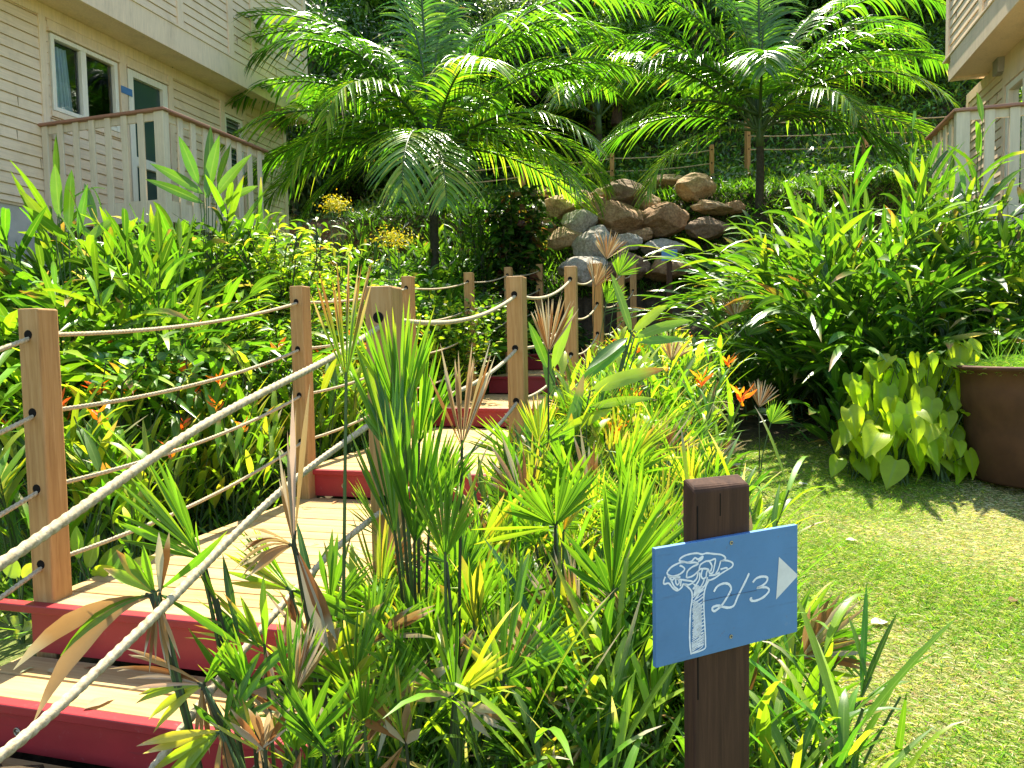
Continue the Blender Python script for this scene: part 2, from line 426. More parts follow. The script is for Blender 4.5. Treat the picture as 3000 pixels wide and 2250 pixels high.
# ------------------------------------------------------------------ light
SUN_AZ, SUN_EL = 10.0, 60.0
w = bpy.data.worlds.new('World'); sc.world = w; w.use_nodes = True
nt = w.node_tree; bg = nt.nodes['Background']
sky = nt.nodes.new('ShaderNodeTexSky'); sky.sky_type = 'NISHITA'; sky.sun_disc = False
sky.sun_elevation = R(SUN_EL); sky.sun_rotation = R(SUN_AZ)
nt.links.new(sky.outputs[0], bg.inputs[0]); bg.inputs[1].default_value = .12
sd = bpy.data.lights.new('sun', 'SUN'); sd.energy = 5.0; sd.angle = R(.53); sd.color = (1, .93, .78)
so = bpy.data.objects.new('sun', sd); link(so)
sv = Vector((math.sin(R(SUN_AZ))*math.cos(R(SUN_EL)), math.cos(R(SUN_AZ))*math.cos(R(SUN_EL)), math.sin(R(SUN_EL))))
so.rotation_euler = sv.to_track_quat('Z', 'Y').to_euler()
sc.view_settings.view_transform = 'Standard'; sc.view_settings.look = 'None'
sc.view_settings.exposure = 1.74; sc.view_settings.gamma = 1
cy = sc.cycles
cy.max_bounces = 7; cy.diffuse_bounces = 4; cy.glossy_bounces = 3; cy.transmission_bounces = 5; cy.transparent_max_bounces = 8
cy.caustics_reflective = False; cy.caustics_refractive = False
# ------------------------------------------------------------------ stairs and deck
S_ANG = R(-15)
def suv(u, v, z): x, y = xy_of(u, v); return Vector((x, y, z))
UL, UR = -2.78, -1.04
ZL = [-1.68, -1.48, -1.28, -1.06, -.86, -.655, -.42, -.16, .05]
VL = [1.25, 1.62, 1.97, 2.32, 4.47, 7.03, 9.1, 11.2, 13.4]      # nosing of each level
TOPEND = 13.0
st = empty('boardwalk_stairs', suv(0, 0, 0), S_ANG)
tag(st, 'pine boardwalk stairs with red risers climbing between rope fences', 'stairs')
for k in range(len(ZL)-1):
    v0 = VL[k]; v1 = VL[k+1] if k+1 < len(ZL)-1 else TOPEND
    z = ZL[k]; ext = .14 if k == 3 else 0
    rise = (z-ZL[k-1]) if k else .2
    t = MB(); y = v0+.035; nb = max(1, round((v1-v0-.035)/.145)); wv = (v1-v0-.035)/nb
    rr = random.Random(k)
    for b in range(nb):
        e0, e1 = rr.uniform(-.008, .008), rr.uniform(-.008, .008); dz = rr.uniform(-.0015, .0015)
        t.box(UL+e0, y+b*wv+.004, z-.028, UR+e1, y+(b+1)*wv-.004, z+dz)
    t.build('tread', M['deck'], st, .004)
    n = MB(); n.box(UL-.02-ext, v0-.012, z-.034, UR+.02, v0+.037, z+.001); n.build('nosing', M['red'], st, .005)
    r = MB(); r.box(UL+.02, v0+.012, z-max(rise, .17)+.012, UR-.02, v0+.032, z-.035); rs = r.build('riser', M['red'], st, .002)
    for uu in (UL+.34, UL+1.35):
        bm = MB()
        c = Vector((uu, v0+.010, z-rise*.55))
        ring = [c+Vector((.014*math.cos(a*.524), 0, .014*math.sin(a*.524))) for a in range(13)]
        bm.tube(ring, .0035, 6, cap=False)
        bm.tube([c+Vector((0, .003, 0)), c+Vector((0, -.001, 0))], .009, 10)
        bm.build('bolt', M['metal'], rs, smooth=True)
    if k >= 2:
        for uu in (UL+.002, (UL+UR)/2, UR-.047):
            b = MB(); b.box(uu, v0+.04, z-.18, uu+.045, v1+.02, z-.029); b.build('joist', M['sign_post'], st)

# ------------------------------------------------------------------ posts and ropes
def post_mesh(h, w=.1, holes=()):
    b = MB(); b.box(-w/2, -w/2, -.25, w/2, w/2, h)
    return b
def hole_parts(parent, w, hs):
    b = MB()
    for hz in hs:
        for s_ in (-1, 1):
            for q in range(1):
                pts = [Vector((0, s_*(w/2-.004), hz)), Vector((0, s_*(w/2+.0012), hz))]
                b.tube(pts, .021, 12)
    return b.build('rope_hole', M['dark'], parent)
def sag(p, q, s_, n=26):
    p, q = Vector(p), Vector(q); out = []
    for i in range(n+1):
        t = i/n; r_ = p.lerp(q, t); r_.z -= s_*4*t*(1-t); out.append(r_)
    return out
def rope(parent, pts, r=.0125, near=False):
    b = MB()
    if near:
        L_ = sum((pts[i+1]-pts[i]).length for i in range(len(pts)-1))
        n = int(L_/.0042)
        # resample evenly
        ps = [0]
        for i in range(len(pts)-1): ps.append(ps[-1]+(pts[i+1]-pts[i]).length)
        out = []
        for k in range(n+1):
            d = L_*k/n; i = min(len(pts)-2, max(0, int(np.searchsorted(ps, d))-1)); f = (d-ps[i])/(ps[i+1]-ps[i])
            out.append(pts[i].lerp(pts[i+1], f))
        b.tube(out, r*1.12, 16, lobes=3, pitch=.0215)
    else:
        b.tube(pts, r*.93, 8)
    return b.build('rope', M['rope'], parent, smooth=True)

DZ = (-.11, -.437, -.76, -1.085)
def fence(name, label, posts, pre=None, post_after=None, skip_after=(), sags=(.03, .03, .03, .03), rot=S_ANG, hgt=1.23, dz=DZ, nearmax=7.0, down=.35, cat='rope fence', rr=.0096):
    f = empty(name, posts[0], 0); tag(f, label, cat)
    o = Vector(posts[0])
    for k, p in enumerate(posts):
        p = Vector(p)
        b = MB(); w_ = .052
        zt = p.z; zb = zt-hgt-down
        b.box(-w_, -w_, 0, w_, w_, zt-zb)
        po = b.build('post', M['post'], f, .007); po.location = Vector((p.x, p.y, zb))-o; po.rotation_euler = (0, 0, rot+random.Random(k).uniform(-.04, .04))
        for d in dz:
            h = MB(); h.tube([Vector((0, -w_-.0015, zt-zb+d)), Vector((0, w_+.0015, zt-zb+d))], .020, 12)
            h.build('rope_hole', M['dark'], po)
    for k in range(len(posts)-1):
        if k in skip_after: continue
        for q, d in enumerate(dz):
            a = Vector(posts[k]); b_ = Vector(posts[k+1]); a = a+Vector((0, 0, d)); b_ = b_+Vector((0, 0, d))
            pts = [x-o for x in sag(a, b_, sags[q] if not callable(sags) else sags(k, q))]
            rope(f, pts, rr, min(a.y, b_.y) < nearmax)
    for grp in (pre or []):
        rope(f, [Vector(x)-o for x in grp], rr, True)
    return f

def solve_v(px, u):
    k = ray(px, 1010); s = k.x          # X = s*Y on the line u = const
    v = u*(-s*SA - CA)/(SA - s*CA)
    return v
def post_pt(px, py, u):
    v = solve_v(px, u); x, y = xy_of(u, v); r = ray(px, py); return Vector((x, y, r.z*y))
Lp = [post_pt(116, 905, UL+.06), post_pt(884, 839, UL+.06), post_pt(1200, 810, UL+.06), post_pt(1378, 799, UL+.06), post_pt(1493, 783, UL+.06), post_pt(1584, 774, UL+.06), post_pt(1643, 820, UL+.06)]
L0 = Lp[0]-Vector((SA*1.7, CA*1.7, .50))
def lines(a0, pts, a1=None, n=22):       # smooth rope through surveyed points
    P = [Vector(p) for p in pts]; out = []
    for i in range(len(P)-1):
        p0 = P[max(i-1, 0)]; p1 = P[i]; p2 = P[i+1]; p3 = P[min(i+2, len(P)-1)]
        for t in range(n):
            t_ = t/n
            out.append(.5*((2*p1)+(p2-p0)*t_+(2*p0-5*p1+4*p2-p3)*t_**2+(3*p1-p0-3*p2+p3)*t_**3))
    out.append(P[-1]); return out
pre = []
for q, d in enumerate(DZ):
    pre.append(sag(L0+Vector((0, 0, d)), Lp[0]+Vector((0, 0, d)), .02))
fence('rope_fence', 'rope fence with square pine posts along the left edge of the boardwalk stairs', Lp, pre=pre, sags=lambda k, q: (.05 if k == 0 else .04)+.004*q, nearmax=5.2)
Rp = [post_pt(1128, 841, UR-.06), post_pt(1516, 811, UR-.06), post_pt(1675, 781, UR-.06), post_pt(1753, 772, UR-.06)]
Rp += [suv(UR-.06, 10.1, 1.05), suv(UR-.06, 12.0, 1.3)]
R0 = Rp[0]-Vector((SA*1.9, CA*1.9, .62))
def RP(px, py, t):                       # a point on the right fence, t metres before its first post
    b = Rp[0]-Vector((SA*t, CA*t, 0)); r = ray(px, py); return Vector((b.x, b.y, r.z*b.y))
pre = [lines(0, [RP(-60, 1740, 1.62), RP(0, 1681, 1.5), RP(597, 1247, .98), RP(960, 1046, .38), Rp[0]+Vector((0, 0, -.13))]),
       lines(0, [RP(-60, 2280, 1.62), RP(0, 2224, 1.5), RP(420, 1857, 1.2), RP(886, 1428, .66), Rp[0]+Vector((0, 0, -.45))]),
       lines(0, [RP(360, 2340, 1.24), RP(438, 2250, 1.17), RP(720, 1935, .9), RP(1000, 1617, .42), Rp[0]+Vector((0, 0, -.79))])]
fence('rope_fence', 'rope fence with square pine posts along the right edge of the stairs', Rp, pre=pre, sags=lambda k, q: .075, nearmax=5.2)

# terrace fence behind the boulders
def onp(px, py, Y): return U(px, py, Y)
Tp = [U(1278, 492, 19.6), U(1533, 468, 18.8), U(1793, 450, 18.0), U(2085, 425, 17.2)]
fence('rope_fence', 'distant three-rope fence on the terrace above the boulder bank', Tp, sags=lambda k, q: .05, hgt=1.0, dz=(-.12, -.43, -.75), nearmax=0, down=.8, rot=-.2, rr=.018)
Tq = [U(2190, 350, 17.6), U(2535, 338, 17.3), U(2800, 330, 17)]
fence('rope_fence', 'distant rope fence behind the tall ginger bush near the right house', Tq, sags=lambda k, q: .03, hgt=.9, dz=(-.08, -.40, -.72), nearmax=0, down=1.6, rot=.3, rr=.016)

# ------------------------------------------------------------------ houses
AX, AY = math.sin(R(16.6)), math.cos(R(16.6))
NX, NY = math.cos(R(16.6)), -math.sin(R(16.6))
class Frame:
    # s runs along the wall away from the camera, w is the distance out from the wall, z is up
    def __init__(f, origin, out):
        f.o = Vector((origin[0], origin[1], 0)); f.out = out
        f.rz = math.atan2(AY, AX); f.ys = -out     # local y = -n ; w = ys*y
    def px(f, px_, py_, w=0):
        r = ray(px_, py_); nn = Vector((NX, NY, 0))
        c = nn.dot(f.o) + f.out*w
        d = c/(r.x*NX+r.y*NY); p = r*d
        q = p-f.o; return q.x*AX+q.y*AY, p.z
    def pt(f, s, w, z): return (s, f.ys*w, z)
class HB(MB):
    def __init__(s, fr): super().__init__(); s.fr = fr
    def b(s, s0, w0, z0, s1, w1, z1, m=0):
        y0, y1 = sorted((s.fr.ys*w0, s.fr.ys*w1)); s.box(min(s0, s1), y0, min(z0, z1), max(s0, s1), y1, max(z0, z1), m)

def siding(fr, parent, rects, w0=0.0, pitch=.137, z00=0, name='siding'):
    for (s0, z0, s1, z1) in rects:
        if s1-s0 < .01: continue
        b = HB(fr)
        k = math.floor((z0-z00)/pitch)
        while z00+k*pitch < z1-.01:
            a = max(z0, z00+k*pitch+.013); c = min(z1, z00+(k+1)*pitch)
            k += 1
            if c-a < .01: continue
            P = fr.pt
            q = [P(s0, w0+.004, a), P(s1, w0+.004, a), P(s1, w0+.026, a+.002), P(s0, w0+.026, a+.002), P(s0, w0+.014, c), P(s1, w0+.014, c), P(s1, w0+.002, c), P(s0, w0+.002, c)]
            if fr.ys < 0: b.quad(q[0], q[1], q[2], q[3]); b.quad(q[3], q[2], q[5], q[4]); b.quad(q[4], q[5], q[6], q[7])
            else: b.quad(q[3], q[2], q[1], q[0]); b.quad(q[4], q[5], q[2], q[3]); b.quad(q[7], q[6], q[5], q[4])
        o_ = b.build(name, M['siding'], parent)
        jr = random.Random(int(s1*100)); j = HB(fr)
        for _ in range(int((s1-s0)*(z1-z0)*.9)):
            kz = z00+pitch*(math.floor((jr.uniform(z0+pitch, z1-pitch*1.5)-z00)/pitch)); q = jr.uniform(s0+.05, s1-.05)
            j.b(q, w0+.010, kz+.014, q+.0035, w0+.0272, kz+pitch*.97)
        if j.v: j.build('board_joint', M['joint'], o_)

def walls(fr, parent, s0, s1, z0, z1, openings, w=0.0, th=.14, name='wall', mat='siding'):
    b = HB(fr)
    es = sorted({s0, s1, *[o[0] for o in openings], *[o[2] for o in openings]})
    for a, c in zip(es[:-1], es[1:]):
        op = sorted([o for o in openings if o[0] < (a+c)/2 < o[2]], key=lambda o: o[1])
        z = z0
        for o in op:
            if o[1] > z: b.b(a, w-th, z, c, w, o[1])
            z = o[3]
        b.b(a, w-th, z, c, w, z1)
    return b.build(name, M[mat], parent)

def window(fr, parent, s0, z0, s1, z1, panes, w=0.0, fw=.055, name='window', glass='glass', rail=None, louvre=False):
    b = HB(fr)
    b.b(s0, w-.06, z0, s0+fw, w+.035, z1); b.b(s1-fw, w-.06, z0, s1, w+.035, z1)
    b.b(s0+fw, w-.06, z0, s1-fw, w+.033, z0+fw); b.b(s0+fw, w-.06, z1-fw, s1-fw, w+.033, z1)
    xs_ = [s0+fw]
    for p_ in panes: b.b(p_-fw*.75, w-.06, z0+fw, p_+fw*.75, w+.031, z1-fw)
    if rail: b.b(s0+fw, w-.06, rail-.07, s1-fw, w+.030, rail+.07)
    o = b.build(name, M['frame'], parent, .004)
    gl_ = HB(fr); gl_.quad(fr.pt(s0+fw, w-.03, z0+fw), fr.pt(s1-fw, w-.03, z0+fw), fr.pt(s1-fw, w-.03, z1-fw), fr.pt(s0+fw, w-.03, z1-fw))
    if louvre:
        l = HB(fr); z = z0+fw+.03
        while z < z1-fw: l.b(s0+fw, w-.02, z, s1-fw, w+.01, z+.012); z += .09
        l.build('louvre', M['lamp'], o)
    gl_.build('pane', M[glass], o)
    return o

def balcony(fr, parent, s0, s1, wd, zf, zr, end_near=True, post_far=True, gap=.225, bw=.088):
    B_ = HB(fr)
    B_.b(s0, .03, zf-.20, s1, wd-.02, zf); B_.b(s0-.02, .03, zf-.26, s1+.02, wd, zf-.20)
    bal = B_.build('balcony', M['rail_paint'], parent)
    h = HB(fr)
    h.b(s0-.05, .0, zr-.035, s0+.10, wd+.06, zr); h.b(s0+.10, wd-.09, zr-.035, s1, wd+.06, zr)
    h.build('handrail', M['handrail'], bal, .008)
    t = HB(fr)
    t.b(s0+.01, .03, zr-.13, s0+.035, wd-.02, zr-.036); t.b(s0+.03, wd-.045, zr-.13, s1, wd-.02, zr-.036)
    t.build('top_rail', M['rail_paint'], bal)
    n = int((wd-.1)/gap)
    for k in range(n+1):
        w_ = .03+k*(wd-.14)/n
        b = HB(fr); b.b(s0-.018, w_, zf-.30, s0+.008, w_+bw, zr-.036); b.build('baluster', M['rail_paint'], bal, .004)
    b = HB(fr); b.b(s0-.02, wd-.045, zf-.7, s0+.075, wd+.028, zr-.036); b.build('corner_post', M['rail_paint'], bal, .004)
    n = int((s1-s0-.1)/gap)
    for k in range(1, n+1):
        q = s0+.02+k*gap
        b = HB(fr); b.b(q, wd-.018, zf-.30, q+bw, wd+.008, zr-.036); b.build('baluster', M['rail_paint'], bal, .004)
    # support posts below
    for q in (s0+.05, s1-.15):
        b = HB(fr); b.b(q, wd-.16, zf-3.2, q+.1, wd-.06, zf-.21); b.build('support_post', M['rail_paint'], bal)
    return bal

# ---- left house
FL = Frame((-6.0, 9.0), 1)
hl = empty('left_house'.replace('left_', ''), (FL.o.x, FL.o.y, 0), FL.rz)
tag(hl, 'two-storey house with beige wooden siding, curtained window and railed deck, left of the garden', 'house')
HF = 1.85; HT = 4.44; OV = .56
s_end = FL.px(835, 450)[0]; s_a = -6.5
def P_(x, y, w=0): return FL.px(x, y, w)
ws0 = P_(141, 100)[0]; ws1 = P_(339, 200)[0]; wz1 = P_(150, 100)[1]; wz0 = P_(160, 325)[1]
ds0 = P_(371, 250)[0]; ds1 = P_(486, 280)[0]; dz1 = P_(400, 214)[1]
ls0 = P_(652, 350)[0]; ls1 = P_(706, 350)[0]; lz1 = P_(662, 336)[1]; lz0 = lz1-1.0
ops = [(ws0, wz0, ws1, wz1), (ds0, HF+.02, ds1, dz1), (ls0, lz0, ls1, lz1)]
walls(FL, hl, s_a, s_end, HF-.03, HT, ops)
b = HB(FL); b.b(s_a, -.2, -1.5, s_end, -.02, HF-.03); b.build('foundation_wall', M['concrete'], hl)
b = HB(FL); b.b(s_end-.16, -6.0, HF-.03, s_end-.02, -.14, HT); b.b(s_end-.2, -6.0, -1.5, s_end-.04, -.2, HF-.03); b.build('end_wall', M['siding'], hl)
b = HB(FL); b.b(s_a, -2.2, HF-.03, s_end-.2, -2.1, HT); b.b(s_a, -2.1, HF-.1, s_end-.2, -.15, HF-.031); b.b(s_a, -2.1, HT, s_end-.2, -.15, HT+.05)
b.build('interior', M['room'], hl)
tr1 = P_(111, 150)[0]; tr2 = P_(131, 150)[0]
tm = [(tr1, tr2), (P_(345, 200)[0], P_(364, 200)[0]), (P_(489, 280)[0], P_(503, 280)[0]), (P_(641, 330)[0], P_(653, 330)[0]), (P_(708, 350)[0], P_(716, 350)[0]), (s_end-.1, s_end)]
topz = HT-.16
siding(FL, hl, [(s_a, HF, tr1, topz), (tr2, HF, ws0-.03, topz), (tr2, HF, tm[1][0], wz0-.09), (tm[1][1], HF, ds0-.02, topz) if ds0-.02 > tm[1][1]+.02 else (0, 0, 0, 0), (tm[2][1], HF, tm[3][0], topz), (tm[4][1], HF, tm[5][0], topz), (tm[3][1], HF, ls0-.01, topz)])
b = HB(FL)
for a, c in tm: b.b(a, 0, HF-.02, c, .040, topz)
b.b(s_a, 0, topz, s_end, .036, HT-.002)
b.b(ws0-.035, 0, wz1+.012, ws1+.03, .06, wz1+.05)
b.b(ws0-.03, 0, wz1+.06, tm[1][0], .028, topz); b.b(tm[1][1], 0, dz1+.05, tm[2][0], .028, topz)
b.b(ws0-.03, 0, wz0-.085, tm[1][0], .042, wz0-.012); b.b(ds0-.02, 0, dz1+.012, ds1+.03, .055, dz1+.045); b.b(ls0-.03, 0, lz1+.012, ls1+.02, .055, lz1+.045)
b.b(tm[3][1], 0, lz1+.05, tm[4][0], .028, topz)
b.build('trim', M['trim'], hl, .004)
mid = (P_(230, 170)[0]+P_(250, 170)[0])/2
wn = window(FL, hl, ws0, wz0, ws1, wz1, [mid])
cb = HB(FL); c0 = ws0+.05; c1 = P_(208, 250, -.12)[0]; nn = 60; pts = []
for k in range(nn+1):
    t = k/nn; s_ = c0+(c1-c0)*t
    pts.append((s_, -.13+.028*math.sin(t*34)+.012*math.sin(t*71)))
for k in range(nn):
    (a, wa), (c, wc) = pts[k], pts[k+1]; nz = 6
    for j_ in range(nz):
        z0_, z1_ = wz0+.02+(wz1-wz0-.1)*j_/nz, wz0+.02+(wz1-wz0-.1)*(j_+1)/nz
        f0 = .8+.2*(1-j_/nz); f1 = .8+.2*(1-(j_+1)/nz)
        cb.quad(FL.pt(c0+(a-c0)*f0, wa, z0_), FL.pt(c0+(c-c0)*f0, wc, z0_), FL.pt(c0+(c-c0)*f1, wc, z1_), FL.pt(c0+(a-c0)*f1, wa, z1_))
cb.build('curtain', M['curtain'], wn, smooth=True)
dr = window(FL, hl, ds0, HF+.02, ds1, dz1, [], fw=.095, name='door', glass='door_glass', rail=HF+.95)
hb = HB(FL); hb.b(ds1-.075, .036, HF+1.0, ds1-.045, .085, HF+1.05); hb.b(ds1-.075, .07, HF+1.015, ds1-.17, .085, HF+1.035); hb.build('handle', M['metal'], dr, .003)
window(FL, hl, ls0, lz0, ls1, lz1, [], name='louvre_window', louvre=True, glass='door_glass')
# soffit, fascia and upper storey
b = HB(FL); b.b(s_a, .0, HT, s_end+.02, OV, HT+.05); b.build('soffit', M['trim'], hl)
b = HB(FL); b.b(s_a, OV, HT-.03, s_end+.06, OV+.035, HT+.34); b.b(s_end+.02, -1, HT-.03, s_end+.055, OV, HT+.34)
b.build('fascia', M['trim'], hl, .004)
b = HB(FL); b.b(s_a, OV-.16, HT+.05, s_end, OV-.03, 9.5); b.b(s_end-.16, -6, HT+.05, s_end-.02, OV-.16, 9.5); b.build('upper_wall', M['siding'], hl)
ut = [(P_(x0, 60, OV)[0], P_(x1, 60, OV)[0]) for x0, x1 in ((381, 394), (520, 537), (667, 682), (733, 742))]+[(s_end-.09, s_end)]
e = s_a; rects = []
for a, c in ut: rects.append((e, HT+.36, a, 9.4)); e = c
siding(FL, hl, rects, OV-.03, name='upper_siding')
b = HB(FL)
for a, c in ut: b.b(a, OV-.03, HT+.342, c, OV+.012, 9.4)
b.b(s_a, OV-.029, HT+.341, s_end, OV+.05, HT+.37)
b.build('upper_trim', M['trim'], hl, .003)
rb = MB()
rb.poly([(s_a, -1.2, 9.4), (s_end+.5, -1.2, 9.4), (s_end+.5, 4, 11.5), (s_a, 4, 11.5)]); rb.poly([(s_a, -1.2, 9.5), (s_end+.5, -1.2, 9.5), (s_end+.5, 4, 11.6), (s_a, 4, 11.6)])
rb.build('roof', M['concrete'], hl)
# deck of the left house
DW = (NX*-4.18+NY*8.5) - (NX*-6.0+NY*9.0)
sc_, zr_ = P_(474, 316, DW)
sl = P_(112, 363, 0)[0]
balcony(FL, hl, sc_, sc_+2.0, DW, HF-.02, zr_)
ls_, lz_ = P_(369, 113)
b = HB(FL); b.b(ls_-.06, 0.0, lz_-.10, ls_+.06, .13, lz_+.08); b.build('wall_lamp', M['lamp'], hl, .008)
ps_, pz_ = P_(364, 268)
b = HB(FL); b.b(ps_-.10, .0405, pz_-.05, ps_+.10, .05, pz_+.05); b.build('plaque', M['blue'], hl, .002)
cbl, czl = P_(500, 200)
b = HB(FL); b.tube([FL.pt(cbl, .05, HT), FL.pt(cbl+.01, .05, czl+.1), FL.pt(cbl-.02, .05, czl)], .006, 6); b.build('cable', M['dark'], hl)

# ---- right house
FR = Frame((7.75, 12.4), -1)
co = NX*FR.o.x+NY*FR.o.y
hr = empty('house', (FR.o.x, FR.o.y, 0), FR.rz)
tag(hr, 'corner of a beige wooden house with pale balustrade, overhanging upper storey, at the right edge', 'house')
KF, KT, KO = 1.48, 3.98, .50
def Q_(x, y, w=0): return FR.px(x, y, w)
s1 = Q_(2838, 290)[0]; s0 = Q_(3000, 200, KO)[0]-1.2
fe = Q_(2783, 293, KO+.03)[0]
wq0 = Q_(2985, 260)[0]; wq1 = Q_(2955, 260)[0]; wqz1 = Q_(2970, 238)[1]
op2 = [(wq1-1.3, KF+.02, wq1, wqz1)]
walls(FR, hr, s0, s1, KF-.03, KT, op2)
b = HB(FR); b.b(s0, -.2, -1.5, s1, -.02, KF-.03); b.b(s1-.2, -6, -1.5, s1-.03, -.2, KF-.03); b.build('foundation_wall', M['concrete'], hr)
b = HB(FR); b.b(s1-.15, -6.0, KF-.03, s1-.01, -.14, KT); b.build('end_wall', M['siding'], hr)
b = HB(FR); b.b(s0, -2.2, KF-.03, s1-.2, -2.1, KT); b.b(s0, -2.1, KT, s1-.2, -.15, KT+.04); b.build('interior', M['room'], hr)
siding(FR, hr, [(wq1+.13, KF, s1-.1, KT-.16), (s0, KF, wq1-1.43, KT-.16)])
b = HB(FR); b.b(s1-.1, 0, KF, s1, .04, KT-.16); b.b(wq1+.03, 0, KF, wq1+.13, .04, KT-.16); b.b(s0, 0, KT-.16, s1, .036, KT-.002); b.b(wq1-1.43, 0, KF, wq1-1.33, .04, KT-.16); b.b(wq1-1.33, 0, wqz1+.01, wq1+.03, .05, KT-.16)
b.build('trim', M['trim'], hr, .004)
window(FR, hr, wq1-1.3, KF+.02, wq1, wqz1, [wq1-.65], fw=.09, name='door')
b = HB(FR); b.b(s0, .0, KT, fe, KO, KT+.05); b.build('soffit', M['trim'], hr)
b = HB(FR); b.b(s0, KO, KT-.03, fe, KO+.035, KT+.34); b.b(fe-.035, -6, KT-.03, fe, KO-.001, KT+.34); b.build('fascia', M['trim'], hr, .004)
us = Q_(2772, 150, KO)[0]
b = HB(FR); b.b(s0, KO-.16, KT+.05, us-.02, KO-.03, 9.5); b.b(us-.16, -6, KT+.05, us-.02, KO-.16, 9.5); b.build('upper_wall', M['siding'], hr)
ut = sorted([(min(Q_(x0, 60, KO)[0], Q_(x1, 60, KO)[0]), max(Q_(x0, 60, KO)[0], Q_(x1, 60, KO)[0])) for x0, x1 in ((2869, 2879), (2913, 2922))])+[(us-.14, us)]
e = s0; rects = []
for a, c in ut: rects.append((e, KT+.36, a, 9.4)); e = c
siding(FR, hr, rects, KO-.03, name='upper_siding')
b = HB(FR)
for a, c in ut: b.b(a, KO-.03, KT+.345, c, KO+.012, 9.4)
b.b(s0, KO-.029, KT+.341, us, KO+.05, KT+.37)
b.build('upper_trim', M['trim'], hr, .003)
rb = MB(); rb.poly([(s0, 1.2, 9.5), (us+.5, 1.2, 9.5), (us+.5, -4, 11.6), (s0, -4, 11.6)]); rb.poly([(s0, 1.2, 9.4), (us+.5, 1.2, 9.4), (us+.5, -4, 11.5), (s0, -4, 11.5)]); rb.build('roof', M['concrete'], hr)
DW2 = co-(NX*5.03+NY*8.0)
sc2, zr2 = Q_(2809, 320, DW2)
balcony(FR, hr, sc2, sc2+1.15, DW2, KF-.02, zr2, gap=.225, bw=.10)
ls_, lz_ = Q_(2943, 192)
b = HB(FR); b.b(ls_-.11, 0.0, lz_-.11, ls_+.11, .12, lz_+.11); b.build('wall_lamp', M['lamp'], hr, .01)

# ------------------------------------------------------------------ direction sign
pL = U(1920, 1690, 1.253); pR = U(2337, 1600, 1.402)
bd = Vector((pR.x-pL.x, pR.y-pL.y, 0)); blen = bd.length; bd.normalize()
bn = Vector((bd.y, -bd.x, 0))            # towards the camera
zt = (ray(1920, 1617).z*1.253 + ray(2337, 1529).z*1.402)/2
zb = (ray(1920, 1967).z*1.253 + ray(2337, 1843).z*1.402)/2
so_ = Vector((pL.x, pL.y, 0))
srz = math.atan2(bd.y, bd.x)
def brd(px_, py_):
    r = ray(px_, py_); d = so_.dot(bn)/(r.x*bn.x+r.y*bn.y); q = r*d
    return (q-so_).dot(bd), q.z
sgb = brd(2125, 1700)
gzs = gz(so_.x+bd.x*sgb[0], so_.y+bd.y*sgb[0])
sg = empty('direction_sign', (so_.x+bd.x*sgb[0], so_.y+bd.y*sgb[0], gzs), srz)
tag(sg, 'dark brown post carrying a blue board with white tree, 2/3 and arrow', 'sign')
X0 = sgb[0]
def sl_(px_, py_, w=0): s_, z = brd(px_, py_); return Vector((s_-X0, -w, z-gzs))
a = sl_(2044.7, 1460); c = sl_(2205, 1420)
pw0, pw1 = a.x*1.01, c.x*1.01+.003
ztop = (sl_(2050, 1452).z+sl_(2200, 1420).z)/2+.004
b = MB(); bm = None
# post as a box, its top edges worn round
b.box(pw0, .011, -.3, pw1, .043, ztop)
po = b.build('post', M['sign_post'], sg)
bmm = bmesh.new(); bmm.from_mesh(po.data)
ed = [e for e in bmm.edges if all(v.co.z > ztop-.01 for v in e.verts)]
bmesh.ops.bevel(bmm, geom=ed, offset=.009, segments=4, profile=.5, affect='EDGES')
ed = [e for e in bmm.edges if abs(e.verts[0].co.z-e.verts[1].co.z) > .3]
bmesh.ops.bevel(bmm, geom=ed, offset=.003, segments=2, profile=.5, affect='EDGES')
for v_ in bmm.verts:
    if v_.co.z > ztop-.03: v_.co.z += (v_.co.y-.011)*.55+.003*math.sin(v_.co.x*90)
bmm.to_mesh(po.data); bmm.free()
ck = MB(); ck.box(pw0+.062, .0103, ztop-.055, pw0+.0640, .02, ztop-.012); ck.box(pw0+.007, .0102, ztop-.40, pw0+.0095, .02, ztop-.03); ck.build('crack', M['dark'], po)
b = MB(); b.box(-X0, 0, zb-gzs, blen-X0, .010, zt-gzs); bo = b.build('board', M['blue'], sg, .0012)
def crop(x, y, w=.0006): return sl_(1900+x/4.424, 1600+y/4.424, w)
def stroke(pts, wd, mat, name, parent, w=.0006):
    b = MB()
    for pl in pts:
        P3 = [crop(x, y, w) for x, y in pl]
        # resample to round the corners a little
        Q = []
        for i in range(len(P3)):
            Q.append(P3[i])
        L_, R_ = [], []
        for i, p in enumerate(Q):
            d = (Q[min(i+1, len(Q)-1)]-Q[max(i-1, 0)]).normalized(); s_ = Vector((-d.z, 0, d.x))
            k = wd*(.85+.3*random.random())*.5
            L_.append(p+s_*k); R_.append(p-s_*k)
        for i in range(len(Q)-1): b.quad(L_[i], L_[i+1], R_[i+1], R_[i])
    return b.build(name, mat, parent)
def smooth(pl, n=5):
    out = []
    for i in range(len(pl)-1):
        p0 = pl[max(i-1, 0)]; p1 = pl[i]; p2 = pl[i+1]; p3 = pl[min(i+2, len(pl)-1)]
        for t in range(n):
            t_ = t/n
            out.append(tuple(.5*((2*p1[k])+(p2[k]-p0[k])*t_+(2*p0[k]-5*p1[k]+4*p2[k]-p3[k])*t_**2+(3*p1[k]-p0[k]-3*p2[k]+p3[k])*t_**3) for k in (0, 1)))
    return out+[pl[-1]]
